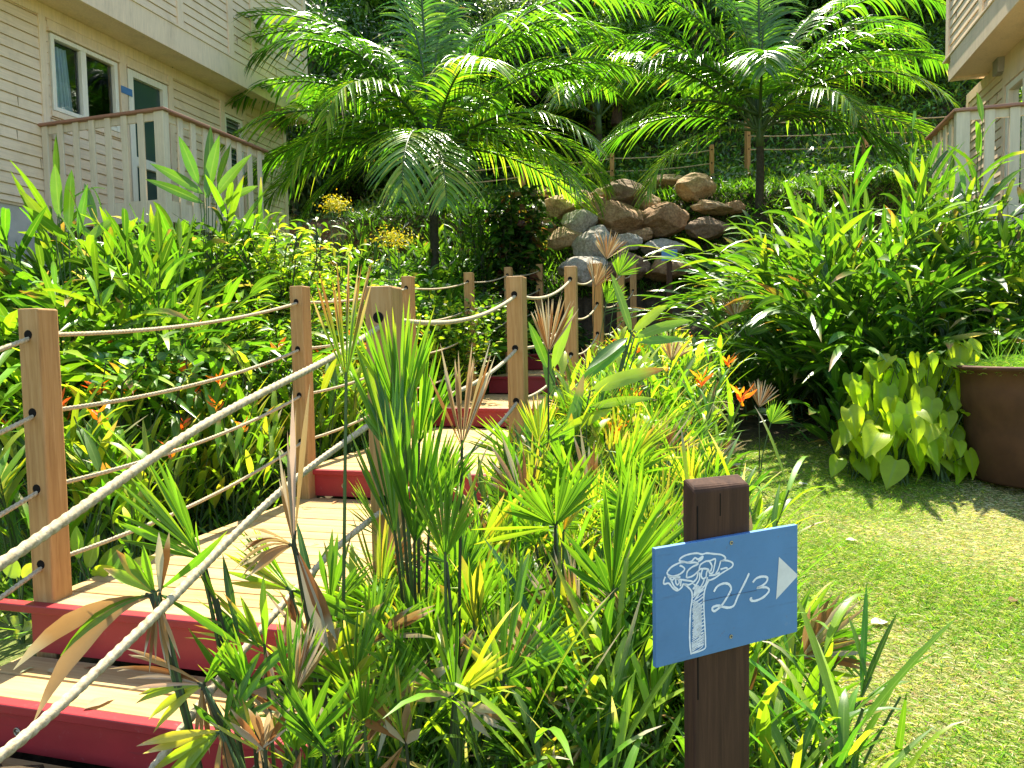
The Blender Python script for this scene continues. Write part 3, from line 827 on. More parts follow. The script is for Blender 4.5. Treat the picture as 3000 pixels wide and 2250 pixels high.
num = [[(845, 590), (880, 530), (930, 495), (990, 480), (1040, 495), (1068, 545), (1050, 600), (1010, 670), (950, 760), (880, 825), (845, 840), (822, 815), (840, 785), (900, 770), (960, 785), (1040, 795), (1105, 765), (1150, 660), (1220, 520), (1270, 420), (1300, 350)],
       [(1348, 470), (1390, 420), (1450, 395), (1510, 395), (1540, 415), (1520, 470), (1460, 515), (1405, 540), (1470, 530), (1530, 535), (1560, 570), (1530, 620), (1470, 670), (1390, 705), (1335, 705), (1318, 680), (1340, 670)]]
stroke([smooth(p_) for p_ in num], .0046, M['white'], 'number', bo)
ar = MB(); ar.poly([crop(*p_) for p_ in ((1688, 138), (1920, 360), (1922, 395), (1650, 690))][::-1]); ar.build('arrow', M['greywhite'], bo)
tree = [[(240, 330), (300, 265), (400, 215), (470, 205), (400, 190), (420, 150), (500, 110), (620, 90), (690, 105), (750, 90), (850, 100), (940, 110), (995, 150), (970, 180), (930, 190)],
        [(930, 190), (1010, 185), (1085, 215), (1080, 265), (1010, 310), (930, 360), (860, 410), (790, 440), (770, 430)],
        [(240, 330), (245, 365), (300, 390), (360, 380), (420, 350), (465, 300), (440, 265), (400, 250)],
        [(215, 395), (195, 450), (200, 490), (260, 480), (310, 540), (370, 575), (430, 530), (450, 490), (520, 540), (560, 600), (560, 700), (545, 800), (535, 950), (530, 1180), (545, 1370), (570, 1385), (720, 1330), (735, 1250), (725, 1000), (715, 800), (715, 640), (740, 520), (780, 440)],
        [(250, 385), (300, 440), (330, 420), (400, 430), (470, 440), (570, 460), (520, 500), (460, 490)],
        [(350, 420), (380, 420), (395, 470), (370, 500), (350, 470), (350, 420)],
        [(490, 410), (500, 330), (560, 270), (640, 230), (600, 210), (520, 215), (470, 205)],
        [(490, 410), (560, 390), (620, 345), (660, 300)],
        [(655, 300), (670, 240), (740, 195), (790, 190), (850, 165), (865, 180), (850, 260), (830, 340), (790, 350), (770, 300), (700, 290), (655, 300)],
        [(790, 200), (820, 260), (800, 330)], [(770, 300), (750, 340), (740, 400), (700, 420), (680, 380), (690, 320), (700, 300)],
        [(860, 370), (900, 300), (925, 220), (930, 190)], [(780, 380), (860, 370), (920, 340)], [(930, 300), (1000, 280), (1020, 290)],
        [(640, 330), (620, 420), (560, 480)], [(660, 340), (655, 430), (600, 520), (570, 560)], [(720, 430), (690, 500), (620, 590), (590, 640)],
        [(760, 400), (740, 480), (660, 600), (600, 690)], [(500, 215), (560, 190), (600, 150), (640, 170), (700, 130), (690, 165), (640, 200)], [(260, 400), (330, 400), (410, 400)], [(290, 440), (330, 520), (380, 560)], [(420, 440), (410, 520)]]
hat = []
for k in range(16):
    y = 640+k*46; hat.append([(565, y+30), (620, y-10), (690, y-60), (715, y-80)])
    if k % 2: hat.append([(560, y+50), (640, y+15), (700, y-35)])
for k in range(8): hat.append([(590+14*k, 700+8*k), (575+14*k, 850), (590+13*k, 1000), (570+14*k, 1180)])
for k in range(7): hat.append([(560+24*k, 480+10*k), (600+14*k, 520), (580+10*k, 640)])
for k in range(7): hat.append([(555, 1250+18*k), (640, 1200+18*k), (715, 1140+22*k)])
stroke([smooth(p_, 4) for p_ in tree], .0034, M['white'], 'tree_drawing', bo)
stroke([smooth(p_, 2) for p_ in hat], .0019, M['white'], 'tree_hatching', bo, .0009)
stroke([[(690, 715), (860, 680), (1000, 650), (1130, 620), (1400, 570)], [(1050, 610), (1080, 640)], [(1080, 620), (1060, 650)]], .0008, M['ink'], 'pencil_line', bo, .0012)
for (x, y) in ((1070, -45), (1065, 1170)):
    s_ = MB(); c = crop(x, y, 0); s_.tube([c, c+Vector((0, -.0015, 0))], .0038, 12); s_.tube([c+Vector((.0005, -.0013, 0)), c+Vector((.0005, -.0021, 0))], .0022, 6, 1); s_.build('screw', [M['metal'], M['ink']], bo)

# small blue sign by the boulders
p = D(1446, 552, 10.2); gg = gz(p.x, p.y)
s2 = empty('direction_sign', (p.x, p.y, gg), -.2); tag(s2, 'small blue board on a short dark post in front of the boulder bank', 'sign')
b = MB(); b.box(-.04, 0, -.2, .04, .07, p.z-gg+.0); b.build('post', M['sign_post'], s2, .004)
b = MB(); b.box(-.11, -.02, p.z-gg-.07, .11, -.001, p.z-gg+.08); b.build('board', M['blue'], s2, .002)

# ------------------------------------------------------------------ pot
pc = Vector((3.97, 5.17)); pg = gz(pc.x, pc.y)
pzt = ray(2822, 1075).z*5.0
pt = empty('planter_pot', (pc.x, pc.y, pg)); tag(pt, 'large dark brown clay pot of grass, cut off by the right edge of the photo', 'pot')
Hh = pzt-pg
prof = [(.0, 0), (.52, 0), (.535, .02), (.57, Hh*.45), (.585, Hh*.62), (.600, Hh*.66), (.605, Hh*.80), (.615, Hh*.955), (.655, Hh*.965), (.665, Hh*.985), (.655, Hh), (.60, Hh), (.585, Hh-.02), (.575, Hh-.10), (0, Hh-.10)]
def lathe(prof, n=64):
    b = MB(); k = len(prof)
    for r_, z in prof:
        for j in range(n):
            a = 2*math.pi*j/n; b.v.append((r_*math.cos(a), r_*math.sin(a), z))
    for i in range(k-1):
        for j in range(n):
            b.f.append((i*n+j, i*n+(j+1) % n, (i+1)*n+(j+1) % n, (i+1)*n+j)); b.m.append(1 if i == k-2 else 0)
    return b
o = lathe(prof).build('vessel', [M['pot'], M['soil']], pt, smooth=True)
k = 5200; th = rng.uniform(0, 6.28, k); rr_ = .60*np.sqrt(rng.uniform(0, 1, k))
B = np.stack([rr_*np.cos(th), rr_*np.sin(th), Hh-.07+.10*(1-(rr_/.62)**2)+rng.uniform(-.02, .03, k)], 1)
a2 = rng.uniform(0, 6.28, k); lf = LF()
lf.blades(B, np.stack([np.cos(a2)*.8+B[:, 0]*.7, np.sin(a2)*.8+B[:, 1]*.7, np.ones(k)], 1), np.stack([np.sin(a2), np.cos(a2), np.ones(k)*.4], 1), .10*rng.uniform(.5, 1.5, k), .006, .5, .2, 3, 'grass', vary(k, [(.16, .34, .03), (.25, .42, .04), (.34, .42, .07)], .2))
k = 110; th = rng.uniform(0, 6.28, k); rr_ = .45*np.sqrt(rng.uniform(0, 1, k))
B = np.stack([rr_*np.cos(th), rr_*np.sin(th), np.full(k, Hh)], 1); a2 = rng.uniform(0, 6.28, k)
lf.blades(B, np.stack([np.cos(a2)*.45, np.sin(a2)*.45, np.ones(k)], 1), np.stack([np.sin(a2), np.cos(a2), np.ones(k)*.4], 1), .38*rng.uniform(.5, 1.3, k), .007, .25, .2, 4, 'grass', vary(k, [(.14, .30, .03), (.22, .38, .04)], .2))
tag(lf.build('grass', M['grass']), 'bright green tufts of grass growing in the brown pot', 'grass', kind='stuff').location = (pc.x, pc.y, pg)

# ------------------------------------------------------------------ boulders
def boulder(px_, py_, w_, h_, Y, mat, label, seed):
    c = D(px_, py_, Y); rx = w_*1.3562/F*Y/2; rz_ = h_*1.3562/F*Y/2
    bmm = bmesh.new(); bmesh.ops.create_icosphere(bmm, subdivisions=5, radius=1)
    of = Vector((seed*7.1, seed*3.3, seed*1.7)); ry = (rx+rz_)*.55
    cuts = []
    r_ = random.Random(seed)
    for _ in range(16):
        d = Vector((r_.uniform(-1, 1), r_.uniform(-1, .5), r_.uniform(-1, 1))).normalized(); cuts.append((d, r_.uniform(.66, .92)))
    for v in bmm.verts:
        q = v.co.copy()
        for d, h in cuts:
            e = q.dot(d)-h
            if e > 0: q -= d*e*.97
        k = 1+.16*noise.noise(q*1.3+of)+.06*noise.noise(q*4+of)+.022*noise.noise(q*11+of)+.010*noise.noise(q*26+of)
        v.co = Vector((q.x*rx*k*1.22, q.y*ry*k*1.1, q.z*rz_*k*1.22))
    for f in bmm.faces: f.smooth = True
    me = bpy.data.meshes.new('boulder'); bmm.to_mesh(me); bmm.free(); me.materials.append(M[mat])
    o = bpy.data.objects.new('boulder', me); link(o); o.location = c; o.rotation_euler = (0, r_.uniform(-.15, .15), 0)
    return tag(o, label, 'boulder', 'boulders of the bank at the top of the stairs')
def cp(x, y, w_, h_): return (737+x/3, y/3, w_/3, h_/3)
def cq(x, y, w_, h_): return (1475+x/3, y/3, w_/3, h_/3)
bl = [
 (cp(1310, 1265, 125, 95), 14.6, 'rock_brown', 'small round brown boulder at the upper left end of the bank'),
 (cp(1415, 1345, 205, 120), 14.2, 'rock_tan', 'wide orange-tan boulder below the small round one, upper left of the bank'),
 (cp(1560, 1285, 140, 90), 14.8, 'rock_tan', 'pale tan boulder in the top row left of the big dark one'),
 (cp(1645, 1330, 160, 120), 14.4, 'rock_brown', 'brown boulder wedged left of the big dark top boulder'),
 (cp(1845, 1255, 290, 155), 14.5, 'rock_dark', 'big dark pitted boulder in the middle of the top row'),
 (cp(1990, 1312, 135, 120), 14.3, 'rock_tan', 'tan pointed boulder just right of the big dark top boulder'),
 (cp(1795, 1422, 290, 190), 13.9, 'rock_brown', 'large brown boulder in the centre of the bank'),
 (cp(1540, 1455, 205, 175), 13.8, 'rock_grey', 'pale grey boulder left of the large central brown one'),
 (cp(1435, 1548, 220, 120), 13.5, 'rock_tan', 'low tan boulder under the pale grey one at the lower left'),
 (cp(1640, 1590, 240, 200), 13.3, 'rock_grey', 'large grey boulder low in the middle, beside the whitish one'),
 (cp(1850, 1572, 185, 125), 13.4, 'rock_grey', 'whitish sunlit boulder below the large central brown one'),
 (cp(1935, 1525, 170, 95), 13.7, 'rock_brown', 'low brown boulder resting behind the whitish one'),
 (cp(2085, 1430, 280, 190), 13.9, 'rock_brown', 'large rounded brown boulder on the right of the bank, next to the bush'),
 (cp(2075, 1605, 260, 100), 13.4, 'rock_grey', 'flat grey boulder at the lower right of the bank'),
 (cq(95, 1215, 225, 160), 14.6, 'rock_tan', 'big sunlit tan boulder at the right end of the top row'),
 (cq(190, 1345, 230, 70), 14.0, 'rock_tan', 'flat tan slab under the big sunlit boulder, at the right end'),
 (cq(330, 1345, 130, 80), 14.1, 'rock_brown', 'small brown boulder half hidden by the ginger bush'),
 (cp(1270, 1365, 95, 110), 14.0, 'rock_grey', 'small whitish boulder at the left edge of the bank'),
 (cp(1665, 1262, 110, 70), 15.0, 'rock_tan', 'small tan boulder at the back of the top row'),
 (cp(1575, 1385, 120, 70), 14.2, 'rock_dark', 'small dark boulder above the pale grey one'),
 (cp(2090, 1175, 230, 80), 15.6, 'rock_tan', 'long tan boulder lying behind the top row in grass'),
 (cp(1740, 1500, 110, 90), 13.9, 'rock_dark', 'small dark boulder between the grey and the central brown one'),
 (cp(1330, 1470, 110, 110), 13.8, 'rock_brown', 'brown boulder at the left edge beside the leafy vine'),
 (cp(1560, 1750, 280, 180), 12.9, 'rock_grey', 'lowest grey boulder at the foot of the bank above the path'),
 (cp(1850, 1730, 260, 170), 12.9, 'rock_dark', 'dark boulder at the foot of the bank behind the orange flowers'),
 (cp(2120, 1740, 260, 170), 13.0, 'rock_brown', 'brown boulder low at the right foot of the bank'),
 (cq(150, 1480, 260, 140), 13.6, 'rock_dark', 'dark boulder behind the tips of the ginger bush'),
]
for i, (c, Y_, mt, lb) in enumerate(bl): boulder(*c, Y_, mt, lb, i+1)
# ------------------------------------------------------------------ plant palettes
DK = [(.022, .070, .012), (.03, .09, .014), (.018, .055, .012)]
MD = [(.055, .145, .016), (.075, .18, .018), (.045, .12, .014)]
BR = [(.105, .245, .018), (.15, .30, .022), (.085, .20, .016)]
YG = [(.21, .34, .025), (.29, .40, .03), (.38, .43, .045)]
DEAD = [(.36, .21, .085), (.44, .30, .14), (.27, .13, .045), (.48, .40, .27)]
TANL = [(.50, .41, .24), (.52, .46, .33)]

def build_stems(name, curves, mat, parent, n=5):
    b = MB()
    for pts, r0, r1 in curves: b.tube(pts, (lambda t, a=r0, c=r1: a+(c-a)*t), n, cap=False)
    return b.build(name, mat, parent, smooth=True)

# ---------- ginger-like clumps: arching canes with two ranks of long leaves
def ginger(name, nst, H, spread, leafL=.42, leafW=.085, cols=None, p=None, bias=(0, 0), tipdry=.25, lean=1.0, nl=(9, 14), label=None, cat='ginger plant', base_r=.25, full=True, mat='ginger'):
    root = empty(name)
    curves = []; Bs = []; Ds = []; Ns = []; Ls = []; Ws = []; Dr = []
    for k in range(nst):
        a = rng.uniform(0, 2*math.pi); q = rng.uniform(0, 1)**.6
        out = np.array([math.cos(a), math.sin(a), 0])*q*spread*lean + np.array([bias[0], bias[1], 0])
        b0 = np.array([math.cos(a), math.sin(a), 0])*rng.uniform(0, base_r)
        h = H*rng.uniform(.62, 1.08)*(1-.18*q)
        ts = np.linspace(0, 1, 9)
        pts = [b0 + out*(t**1.7) + np.array([0, 0, h*(t-.30*q*t**3)]) for t in ts]
        curves.append(([Vector(x) for x in pts], .011, .004))
        m_ = rng.integers(*nl)
        for i in range(m_):
            t = .22+.78*i/(m_-1)
            f = t*8; i0 = min(7, int(f)); P = pts[i0]*(1-(f-i0))+pts[i0+1]*(f-i0)
            T = pts[i0+1]-pts[i0]; T = T/np.linalg.norm(T)
            S = np.cross(T, [0, 0, 1.]); S = S/(np.linalg.norm(S)+1e-6)
            S = S*(1 if i % 2 else -1)
            if i == m_-1: d = T*1.0+rng.normal(0, .1, 3)
            else: d = T*rng.uniform(.75, 1.15) + S*rng.uniform(.25, .62) + rng.normal(0, .12, 3)
            Bs.append(P); Ds.append(d); Ns.append(np.array([0, 0, 1.])+.35*rng.normal(0, 1, 3)-T*.3); 
            Ls.append(leafL*rng.uniform(.7, 1.2)*(.75+.4*math.sin(math.pi*t))); Ws.append(leafW*rng.uniform(.75, 1.15)); Dr.append(rng.uniform(.12, .55))
    k = len(Bs)
    lf = LF(); col = vary(k, cols or (MD+BR), .18, p)
    tip = vary(k, YG+DEAD, .15); ta = np.where(rng.uniform(0, 1, k) < tipdry, rng.uniform(.5, .85, k), 2.0)
    lf.blades(Bs, Ds, Ns, Ls, Ws, Dr, .28, 5, 'lance', col, tip, ta, wave=.05)
    lf.build('foliage', M[mat], root)
    build_stems('stem', curves, M['stem'], root)
    if label: tag(root, label, cat)
    return root

def put(o, x, y, rz=None, s=1.0, dz=0.0):
    o.location = (x, y, gz(x, y)+dz); o.rotation_euler = (0, 0, rng.uniform(0, 6.28) if rz is None else rz); o.scale = (s, s, s)
    return o
def putp(o, px_, Y, rz=None, s=1.0, dz=0.0):
    p = D(px_, 700, Y); return put(o, p.x, p.y, rz, s, dz)

# right-hand ginger bank
o = ginger('ginger_bush', 95, 2.85, 1.75, .74, .062, MD+MD+BR+YG[:1], label='huge ginger bush with long drooping leaves between the boulders and the right house', cat='bush', base_r=.8, tipdry=.22, nl=(12, 18)); putp(o, 1810, 8.3, 0, 1.0)
o = ginger('ginger_bush', 55, 2.1, 1.25, .72, .066, MD+MD+BR, label='lower ginger bush with drooping leaves above the dark soil beyond the lawn', cat='bush', base_r=.6, nl=(11, 16)); putp(o, 1850, 7.3, 0)
o = ginger('ginger_bush', 30, 1.15, .9, .60, .06, MD+BR, label='ginger bush at the left foot of the huge one', cat='bush', base_r=.5, nl=(10, 15)); putp(o, 1640, 7.9, 0)
o = ginger('ginger_bush', 48, 2.85, 1.15, .70, .062, MD+MD+BR, label='upright ginger bush with leaf tips against the pale balustrade of the right house', cat='bush', base_r=.6, nl=(11, 16)); putp(o, 1960, 8.1, 0)
o = ginger('ginger_bush', 60, 2.4, 1.2, .52, .05, BR+YG+MD+MD, label='yellowing narrow-leaved bush above the brown pot at the right edge', cat='bush', base_r=.6, tipdry=.5, nl=(12, 17)); putp(o, 2190, 6.9, 0)
o = ginger('ginger_bush', 44, 2.9, 1.0, .62, .058, MD+BR+YG[:1], label='tall ginger bush rising in front of the balustrade of the right house, above the pot', cat='bush', base_r=.5, nl=(12, 17)); putp(o, 2090, 7.5, 0)
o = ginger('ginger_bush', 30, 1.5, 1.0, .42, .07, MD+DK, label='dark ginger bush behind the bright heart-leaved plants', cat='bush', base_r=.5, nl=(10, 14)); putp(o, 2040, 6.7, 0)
o = ginger('ginger_plant', 7, .75, .7, .42, .085, MD, label='small ginger plant drooping over dark soil left of the heart-leaved plants', base_r=.12, nl=(5, 7)); putp(o, 1830, 6.15, 0)
# left bank
lefts = [
 (100, 7.0, 52, 1.8, 1.25, .78, .075, BR+MD+MD, 'big ginger bush with broad upright leaves below the left end of the deck', 0),
 (320, 7.4, 46, 1.85, 1.15, .74, .07, BR+MD, 'ginger bush with leaves rising in front of the deck balusters', 0),
 (480, 8.0, 44, 2.25, 1.1, .76, .075, MD+BR, 'tall ginger bush in front of the deck corner, right of the shorter one', 0),
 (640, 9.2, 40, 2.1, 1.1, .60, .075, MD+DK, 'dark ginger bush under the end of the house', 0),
 (20, 5.4, 44, 1.4, 1.1, .70, .07, BR+YG[:1], 'low sprawling ginger bush at the left edge of the photo', 0),
 (300, 6.1, 60, 1.75, 1.25, .66, .058, BR+MD+YG[:1], 'light green ginger bush with drooping leaves behind the rope between the first two posts', 0),
 (760, 9.6, 30, 1.8, 1.1, .56, .07, MD+BR, 'ginger bush to the left of the slim palm trunk', 0),
 (930, 10.3, 30, 1.3, 1.1, .56, .07, BR+MD, 'ginger bush at the foot of the slim palm trunk', 0),
 (470, 6.5, 40, 1.45, 1.0, .60, .058, BR+YG[:1], 'yellow-green ginger bush between the first two posts, nearer the second', 0),
 (150, 6.0, 36, 1.3, 1.0, .62, .06, BR+MD, 'ginger bush just behind the nearest left post', 0),
 (925, 11.5, 34, 1.9, 1.1, .60, .06, BR+MD, 'ginger bush directly in front of the slim palm trunk', 0),
 (770, 13.6, 30, 1.6, 1.2, .56, .06, MD+BR, 'ginger bush high on the bank left of the slim palm, below the terrace', 0),
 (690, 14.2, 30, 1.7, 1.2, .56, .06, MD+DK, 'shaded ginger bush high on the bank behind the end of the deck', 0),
 (900, 14.0, 30, 1.5, 1.2, .56, .06, MD+BR, 'ginger bush high on the bank right behind the slim palm trunk', 0),
 (830, 12.6, 34, 1.9, 1.2, .56, .07, MD+BR, 'ginger bush on the bank behind the slim palm trunk on its left', 0),
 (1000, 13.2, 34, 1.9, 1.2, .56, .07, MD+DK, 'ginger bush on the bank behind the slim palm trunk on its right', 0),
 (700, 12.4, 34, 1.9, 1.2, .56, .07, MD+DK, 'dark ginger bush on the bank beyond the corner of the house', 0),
 (1020, 11.2, 20, 1.1, .9, .50, .07, BR+MD, 'ginger bush leaning over the far end of the left rope fence', 0),
]
for (px_, Y_, n_, H_, sp, lL, lW, cs, lb, _) in lefts:
    putp(ginger('ginger_bush', n_, H_, sp, lL, lW, cs, label=lb, cat='bush', base_r=.5), px_, Y_, 0)
# broad leaves standing up against the balusters
def hero_leaves(name, label, cat, Y, leaves, cols=BR, base=None, mat='ginger', droop=.10, fold=.22, tipdry=0):
    root = empty(name); bx = D(base[0], base[1], Y); gg = gz(bx.x, bx.y); root.location = (bx.x, bx.y, gg)
    o_ = Vector((bx.x, bx.y, gg)); lf = LF(); k = len(leaves); B, Dn, L_, W_ = [], [], [], []
    curves = []
    for (x0, y0, x1, y1, wp, dy) in leaves:
        a = D(x0, y0, Y)-o_; b_ = D(x1, y1, Y+dy)-o_; L1 = (b_-a).length
        b2 = b_+Vector((0, 0, L1*droop)); B.append(a); Dn.append((b2-a)/L1); L_.append((b2-a).length*.97); W_.append(wp*1.3562/F*Y)
        mid_ = Vector((a.x*.35, a.y*.35, a.z*.6)); curves.append(([Vector((0, 0, -.05)), mid_, a, a.lerp(b_, .06)], .006, .004))
    N_ = np.array([0, -1, .35])+rng.normal(0, .25, (k, 3))
    tip = vary(k, DEAD, .1); ta = np.where(rng.uniform(0, 1, k) < tipdry, rng.uniform(.6, .85, k), 2)
    lf.blades([tuple(x) for x in B], np.array([tuple(x) for x in Dn]), N_, L_, W_, droop, fold, 8, 'lance', vary(k, cols, .15), tip, ta, wave=.04)
    lf.build('foliage', M[mat], root); build_stems('stem', curves, M['stem'], root)
    return tag(root, label, cat)
hero_leaves('ginger_plant', 'two broad upright leaves like paddles standing against the left end of the deck', 'ginger plant', 6.4,
  [(128, 470, 118, 348, 26, 0), (148, 500, 155, 360, 26, .1), (170, 510, 190, 392, 20, 0), (120, 510, 40, 405, 22, -.2), (150, 520, 45, 440, 20, -.3), (190, 520, 250, 470, 22, .1)], BR+YG[:1], (150, 640))
hero_leaves('ginger_plant', 'cluster of long upright leaves rising over the deck railing corner', 'ginger plant', 7.3,
  [(440, 420, 320, 350, 22, -.2), (430, 400, 385, 290, 24, 0), (445, 430, 475, 285, 26, 0), (450, 430, 455, 265, 22, .2), (460, 430, 545, 330, 24, 0), (440, 440, 310, 385, 20, -.2), (480, 440, 560, 400, 20, 0), (470, 400, 500, 305, 20, .2)], MD+BR, (450, 620))
hero_leaves('ginger_plant', 'ginger with broad bright leaves and long dark stem, right of the second right-hand post', 'ginger plant', 4.3,
  [(1193, 800, 1240, 655, 24, 0), (1185, 800, 1140, 690, 20, 0), (1195, 860, 1175, 740, 24, .2), (1364, 720, 1318, 583, 20, 0), (1366, 718, 1445, 655, 22, .1), (1370, 730, 1500, 690, 24, 0), (1380, 740, 1490, 735, 20, -.1), (1355, 730, 1262, 805, 22, -.2), (1355, 745, 1240, 840, 24, -.2)], YG[:2]+BR, (1290, 1150), droop=.12)
hero_leaves('ginger_plant', 'ginger with a wide arching yellow-tipped leaf crossing above the orange flowers', 'ginger plant', 3.7,
  [(1275, 845, 1440, 795, 34, 0), (1200, 945, 1330, 880, 26, -.1), (1275, 880, 1420, 860, 20, 0), (1150, 985, 1185, 845, 40, 0), (1160, 990, 1128, 860, 22, .1), (1230, 960, 1262, 800, 24, .1)], YG+BR, (1215, 1250), droop=.12, tipdry=.3)
hero_leaves('ginger_plant', 'two wide pale leaves catching the sun low in front of the platform', 'ginger plant', 2.2,
  [(1100, 1390, 1115, 1285, 48, 0), (1010, 1400, 1085, 1330, 36, 0), (1000, 1470, 1020, 1400, 42, 0), (745, 1500, 830, 1380, 40, 0), (985, 1640, 990, 1550, 26, -.1), (800, 1560, 925, 1655, 36, -.2), (660, 1545, 706, 1410, 34, 0)], BR+YG, (930, 1700), droop=.05)
hero_leaves('ginger_plant', 'broken yellow-brown strap leaf leaning beside the sign post', 'ginger plant', 1.75,
  [(1310, 1659, 1355, 1505, 24, 0), (1335, 1520, 1370, 1480, 22, 0), (1255, 1500, 1310, 1440, 20, 0)], [(.35, .30, .04), (.30, .33, .04)], (1320, 1720), droop=.02)

# ---------- feather palms
def frond(parent, origin, az, el, L, bend, lw=.055, ll=.88, cols=BR+YG[:1]+MD[:2], npair=50, yellow=False, roll=0.0, drp=.55):
    dirh = np.array([math.cos(az), math.sin(az), 0]); up = np.array([0, 0, 1.]); side = np.cross(dirh, up)
    n = 24; ang = el; p = np.array(origin, float); pts = [p.copy()]; tans = []
    for i in range(n):
        t_ = (i+.5)/n; a_ = el-bend*t_**1.4
        T = dirh*math.cos(a_)+up*math.sin(a_); p = p+T*L/n; pts.append(p.copy()); tans.append(T)
    pts = np.array(pts); tans.append(tans[-1]); tans = np.array(tans)
    t = np.repeat(np.linspace(.13, .995, npair), 2); s = np.tile([1, -1], npair)
    f = t*n; i0 = np.minimum(n-1, f.astype(int)); fr = (f-i0)[:, None]
    P = pts[i0]*(1-fr)+pts[i0+1]*fr; T = tans[i0]
    Nn = np.cross(np.broadcast_to(side, T.shape), T)
    k = len(t)
    d = T*(.55+.5*t[:, None])+side[None]*s[:, None]*(1.05-.25*t[:, None])+Nn*.18+rng.normal(0, .07, (k, 3))
    l_ = ll*np.clip(np.sin(np.pi*(t*.86+.10))**.7, .25, 1)*rng.uniform(.85, 1.1, k)
    c = vary(k, cols, .14); tip = vary(k, DEAD, .1); ta = np.where(rng.uniform(0, 1, k) < .10, rng.uniform(.6, .9, k), 2)
    lf = LF(); lf.blades(P, d, Nn+rng.normal(0, .15, (k, 3)), l_, lw*rng.uniform(.8, 1.15, k), drp*rng.uniform(.6, 1.3, k)*(1 if el > .5 else .8), .35, 6, 'leaflet', c, tip, ta)
    o = lf.build('frond', M['palm'], parent)
    b = MB(); b.tube([Vector(x) for x in pts], lambda q: .026*(1-q)+.005, 6, cap=False); b.build('rachis', M['stem'], o, smooth=True)
    return o
def palm(label, crown, fr, sc_=1.0, r=.078):
    gg = gz(crown.x, crown.y); root = empty('palm_tree', (crown.x, crown.y, gg)); h = crown.z-gg
    tag(root, label, 'palm tree')
    b = MB(); n = 40
    pts = [Vector((.05*math.sin(i/n*2.2), 0, -.3+(h+.1)*i/n)) for i in range(n+1)]
    b.tube(pts, lambda t: r*(1.15-.25*t)*(1+.05*math.sin(t*90)), 14); b.build('trunk', M['palmbark'], root, smooth=True)
    b = MB(); b.tube([Vector((.04, 0, h-.25)), Vector((.04, 0, h)), Vector((.04, 0, h+.35)), Vector((.03, 0, h+.7))], lambda t: r*(1.05-.5*t), 12); b.build('crownshaft', M['stem'], root, smooth=True)
    for f_ in fr:
        az, el, L_, bd_ = f_[:4]; kw = f_[4] if len(f_) > 4 else {}
        el = el+9 if 30 < el < 80 else el; L_ = L_*rng.uniform(1.08, 1.28) if el < 80 else L_; az += rng.normal(0, 6); bd_ *= rng.uniform(.85, 1.1)
        frond(root, (.04+.05*math.cos(R(az)), .05*math.sin(R(az)), h+rng.uniform(0, .4)), R(az), R(el), L_*sc_, R(bd_), **kw)
    return root
yl = dict(cols=YG+BR, lw=.04)
dkk = dict(cols=MD+DK[:1])
palm('slim palm nearest the left house, its tallest frond standing upright against the trees', D(928, 345, 12.5), [
  (105, 84, 5.4, 14, dict(npair=74, ll=1.05, lw=.05)), (176, 66, 3.9, 105), (160, 50, 3.6, 95), (188, 40, 3.5, 90), (200, 18, 3.0, 80), (215, 55, 3.2, 110, dkk), (172, 26, 3.4, 75),
  (12, 60, 3.7, 100), (-8, 42, 3.4, 85), (25, 45, 3.6, 80), (-20, 62, 3.3, 110), (5, 22, 2.9, 80, yl), (40, 72, 3.6, 70), (140, 72, 3.5, 80), (-60, 38, 2.4, 105, yl), (-115, 32, 2.3, 110, yl), (75, 50, 3, 80), (60, 79.5, 4.4, 55), (135, 79.5, 4.6, 60), (183, 60, 4.3, 100), (2, 66, 4.3, 100), (165, 8, 2.8, 60, yl), (-35, 25, 3.0, 85, yl), (20, 5, 3.0, 60, yl), (-5, 8, 2.6, 70, yl), (192, -5, 2.2, 60, yl), (-90, 15, 2.4, 100, yl), (-140, 20, 2.6, 100, yl), (-75, -5, 2.1, 70, yl), (-25, 0, 2.8, 70, yl), (205, 30, 3.4, 100, yl)])
palm('slim palm above the right end of the boulder bank', D(1637, 290, 14.2), [
  (75, 84, 5.6, 14, dict(npair=74, ll=1.1, lw=.05)), (5, 58, 4.0, 95), (-10, 40, 3.5, 85), (15, 40, 3.8, 75), (0, 20, 3.1, 70, yl), (30, 70, 3.8, 75), (-30, 50, 2.9, 100),
  (175, 56, 3.7, 100), (188, 42, 3.6, 95), (165, 66, 3.8, 90), (180, 20, 3.3, 80), (200, 35, 3.0, 95, dkk), (150, 78, 3.6, 50), (-70, 30, 2.2, 100, yl), (-110, 40, 2.4, 105), (100, 50, 3, 80), (55, 79.5, 4.6, 60), (140, 79.5, 4.4, 55), (178, 66, 4.2, 105), (-4, 66, 4.2, 100), (195, 12, 3.2, 65, yl), (-40, 22, 3.0, 80, yl), (-15, 2, 2.6, 60, dkk), (185, 2, 2.5, 70, yl)])
palm('young palm with drooping yellow-green fronds behind the rope fence, between the two slim palms', D(1290, 270, 19.0), [
  (170, 60, 3.6, 100), (10, 55, 3.4, 95), (185, 35, 3.2, 90), (-10, 35, 3.0, 85), (90, 75, 3.6, 50), (-80, 45, 2.7, 120, yl), (-110, 30, 2.4, 110, yl), (-50, 35, 2.6, 110, yl), (150, 70, 3.4, 80), (30, 70, 3.4, 80), (200, 15, 2.6, 80, yl)], r=.09)

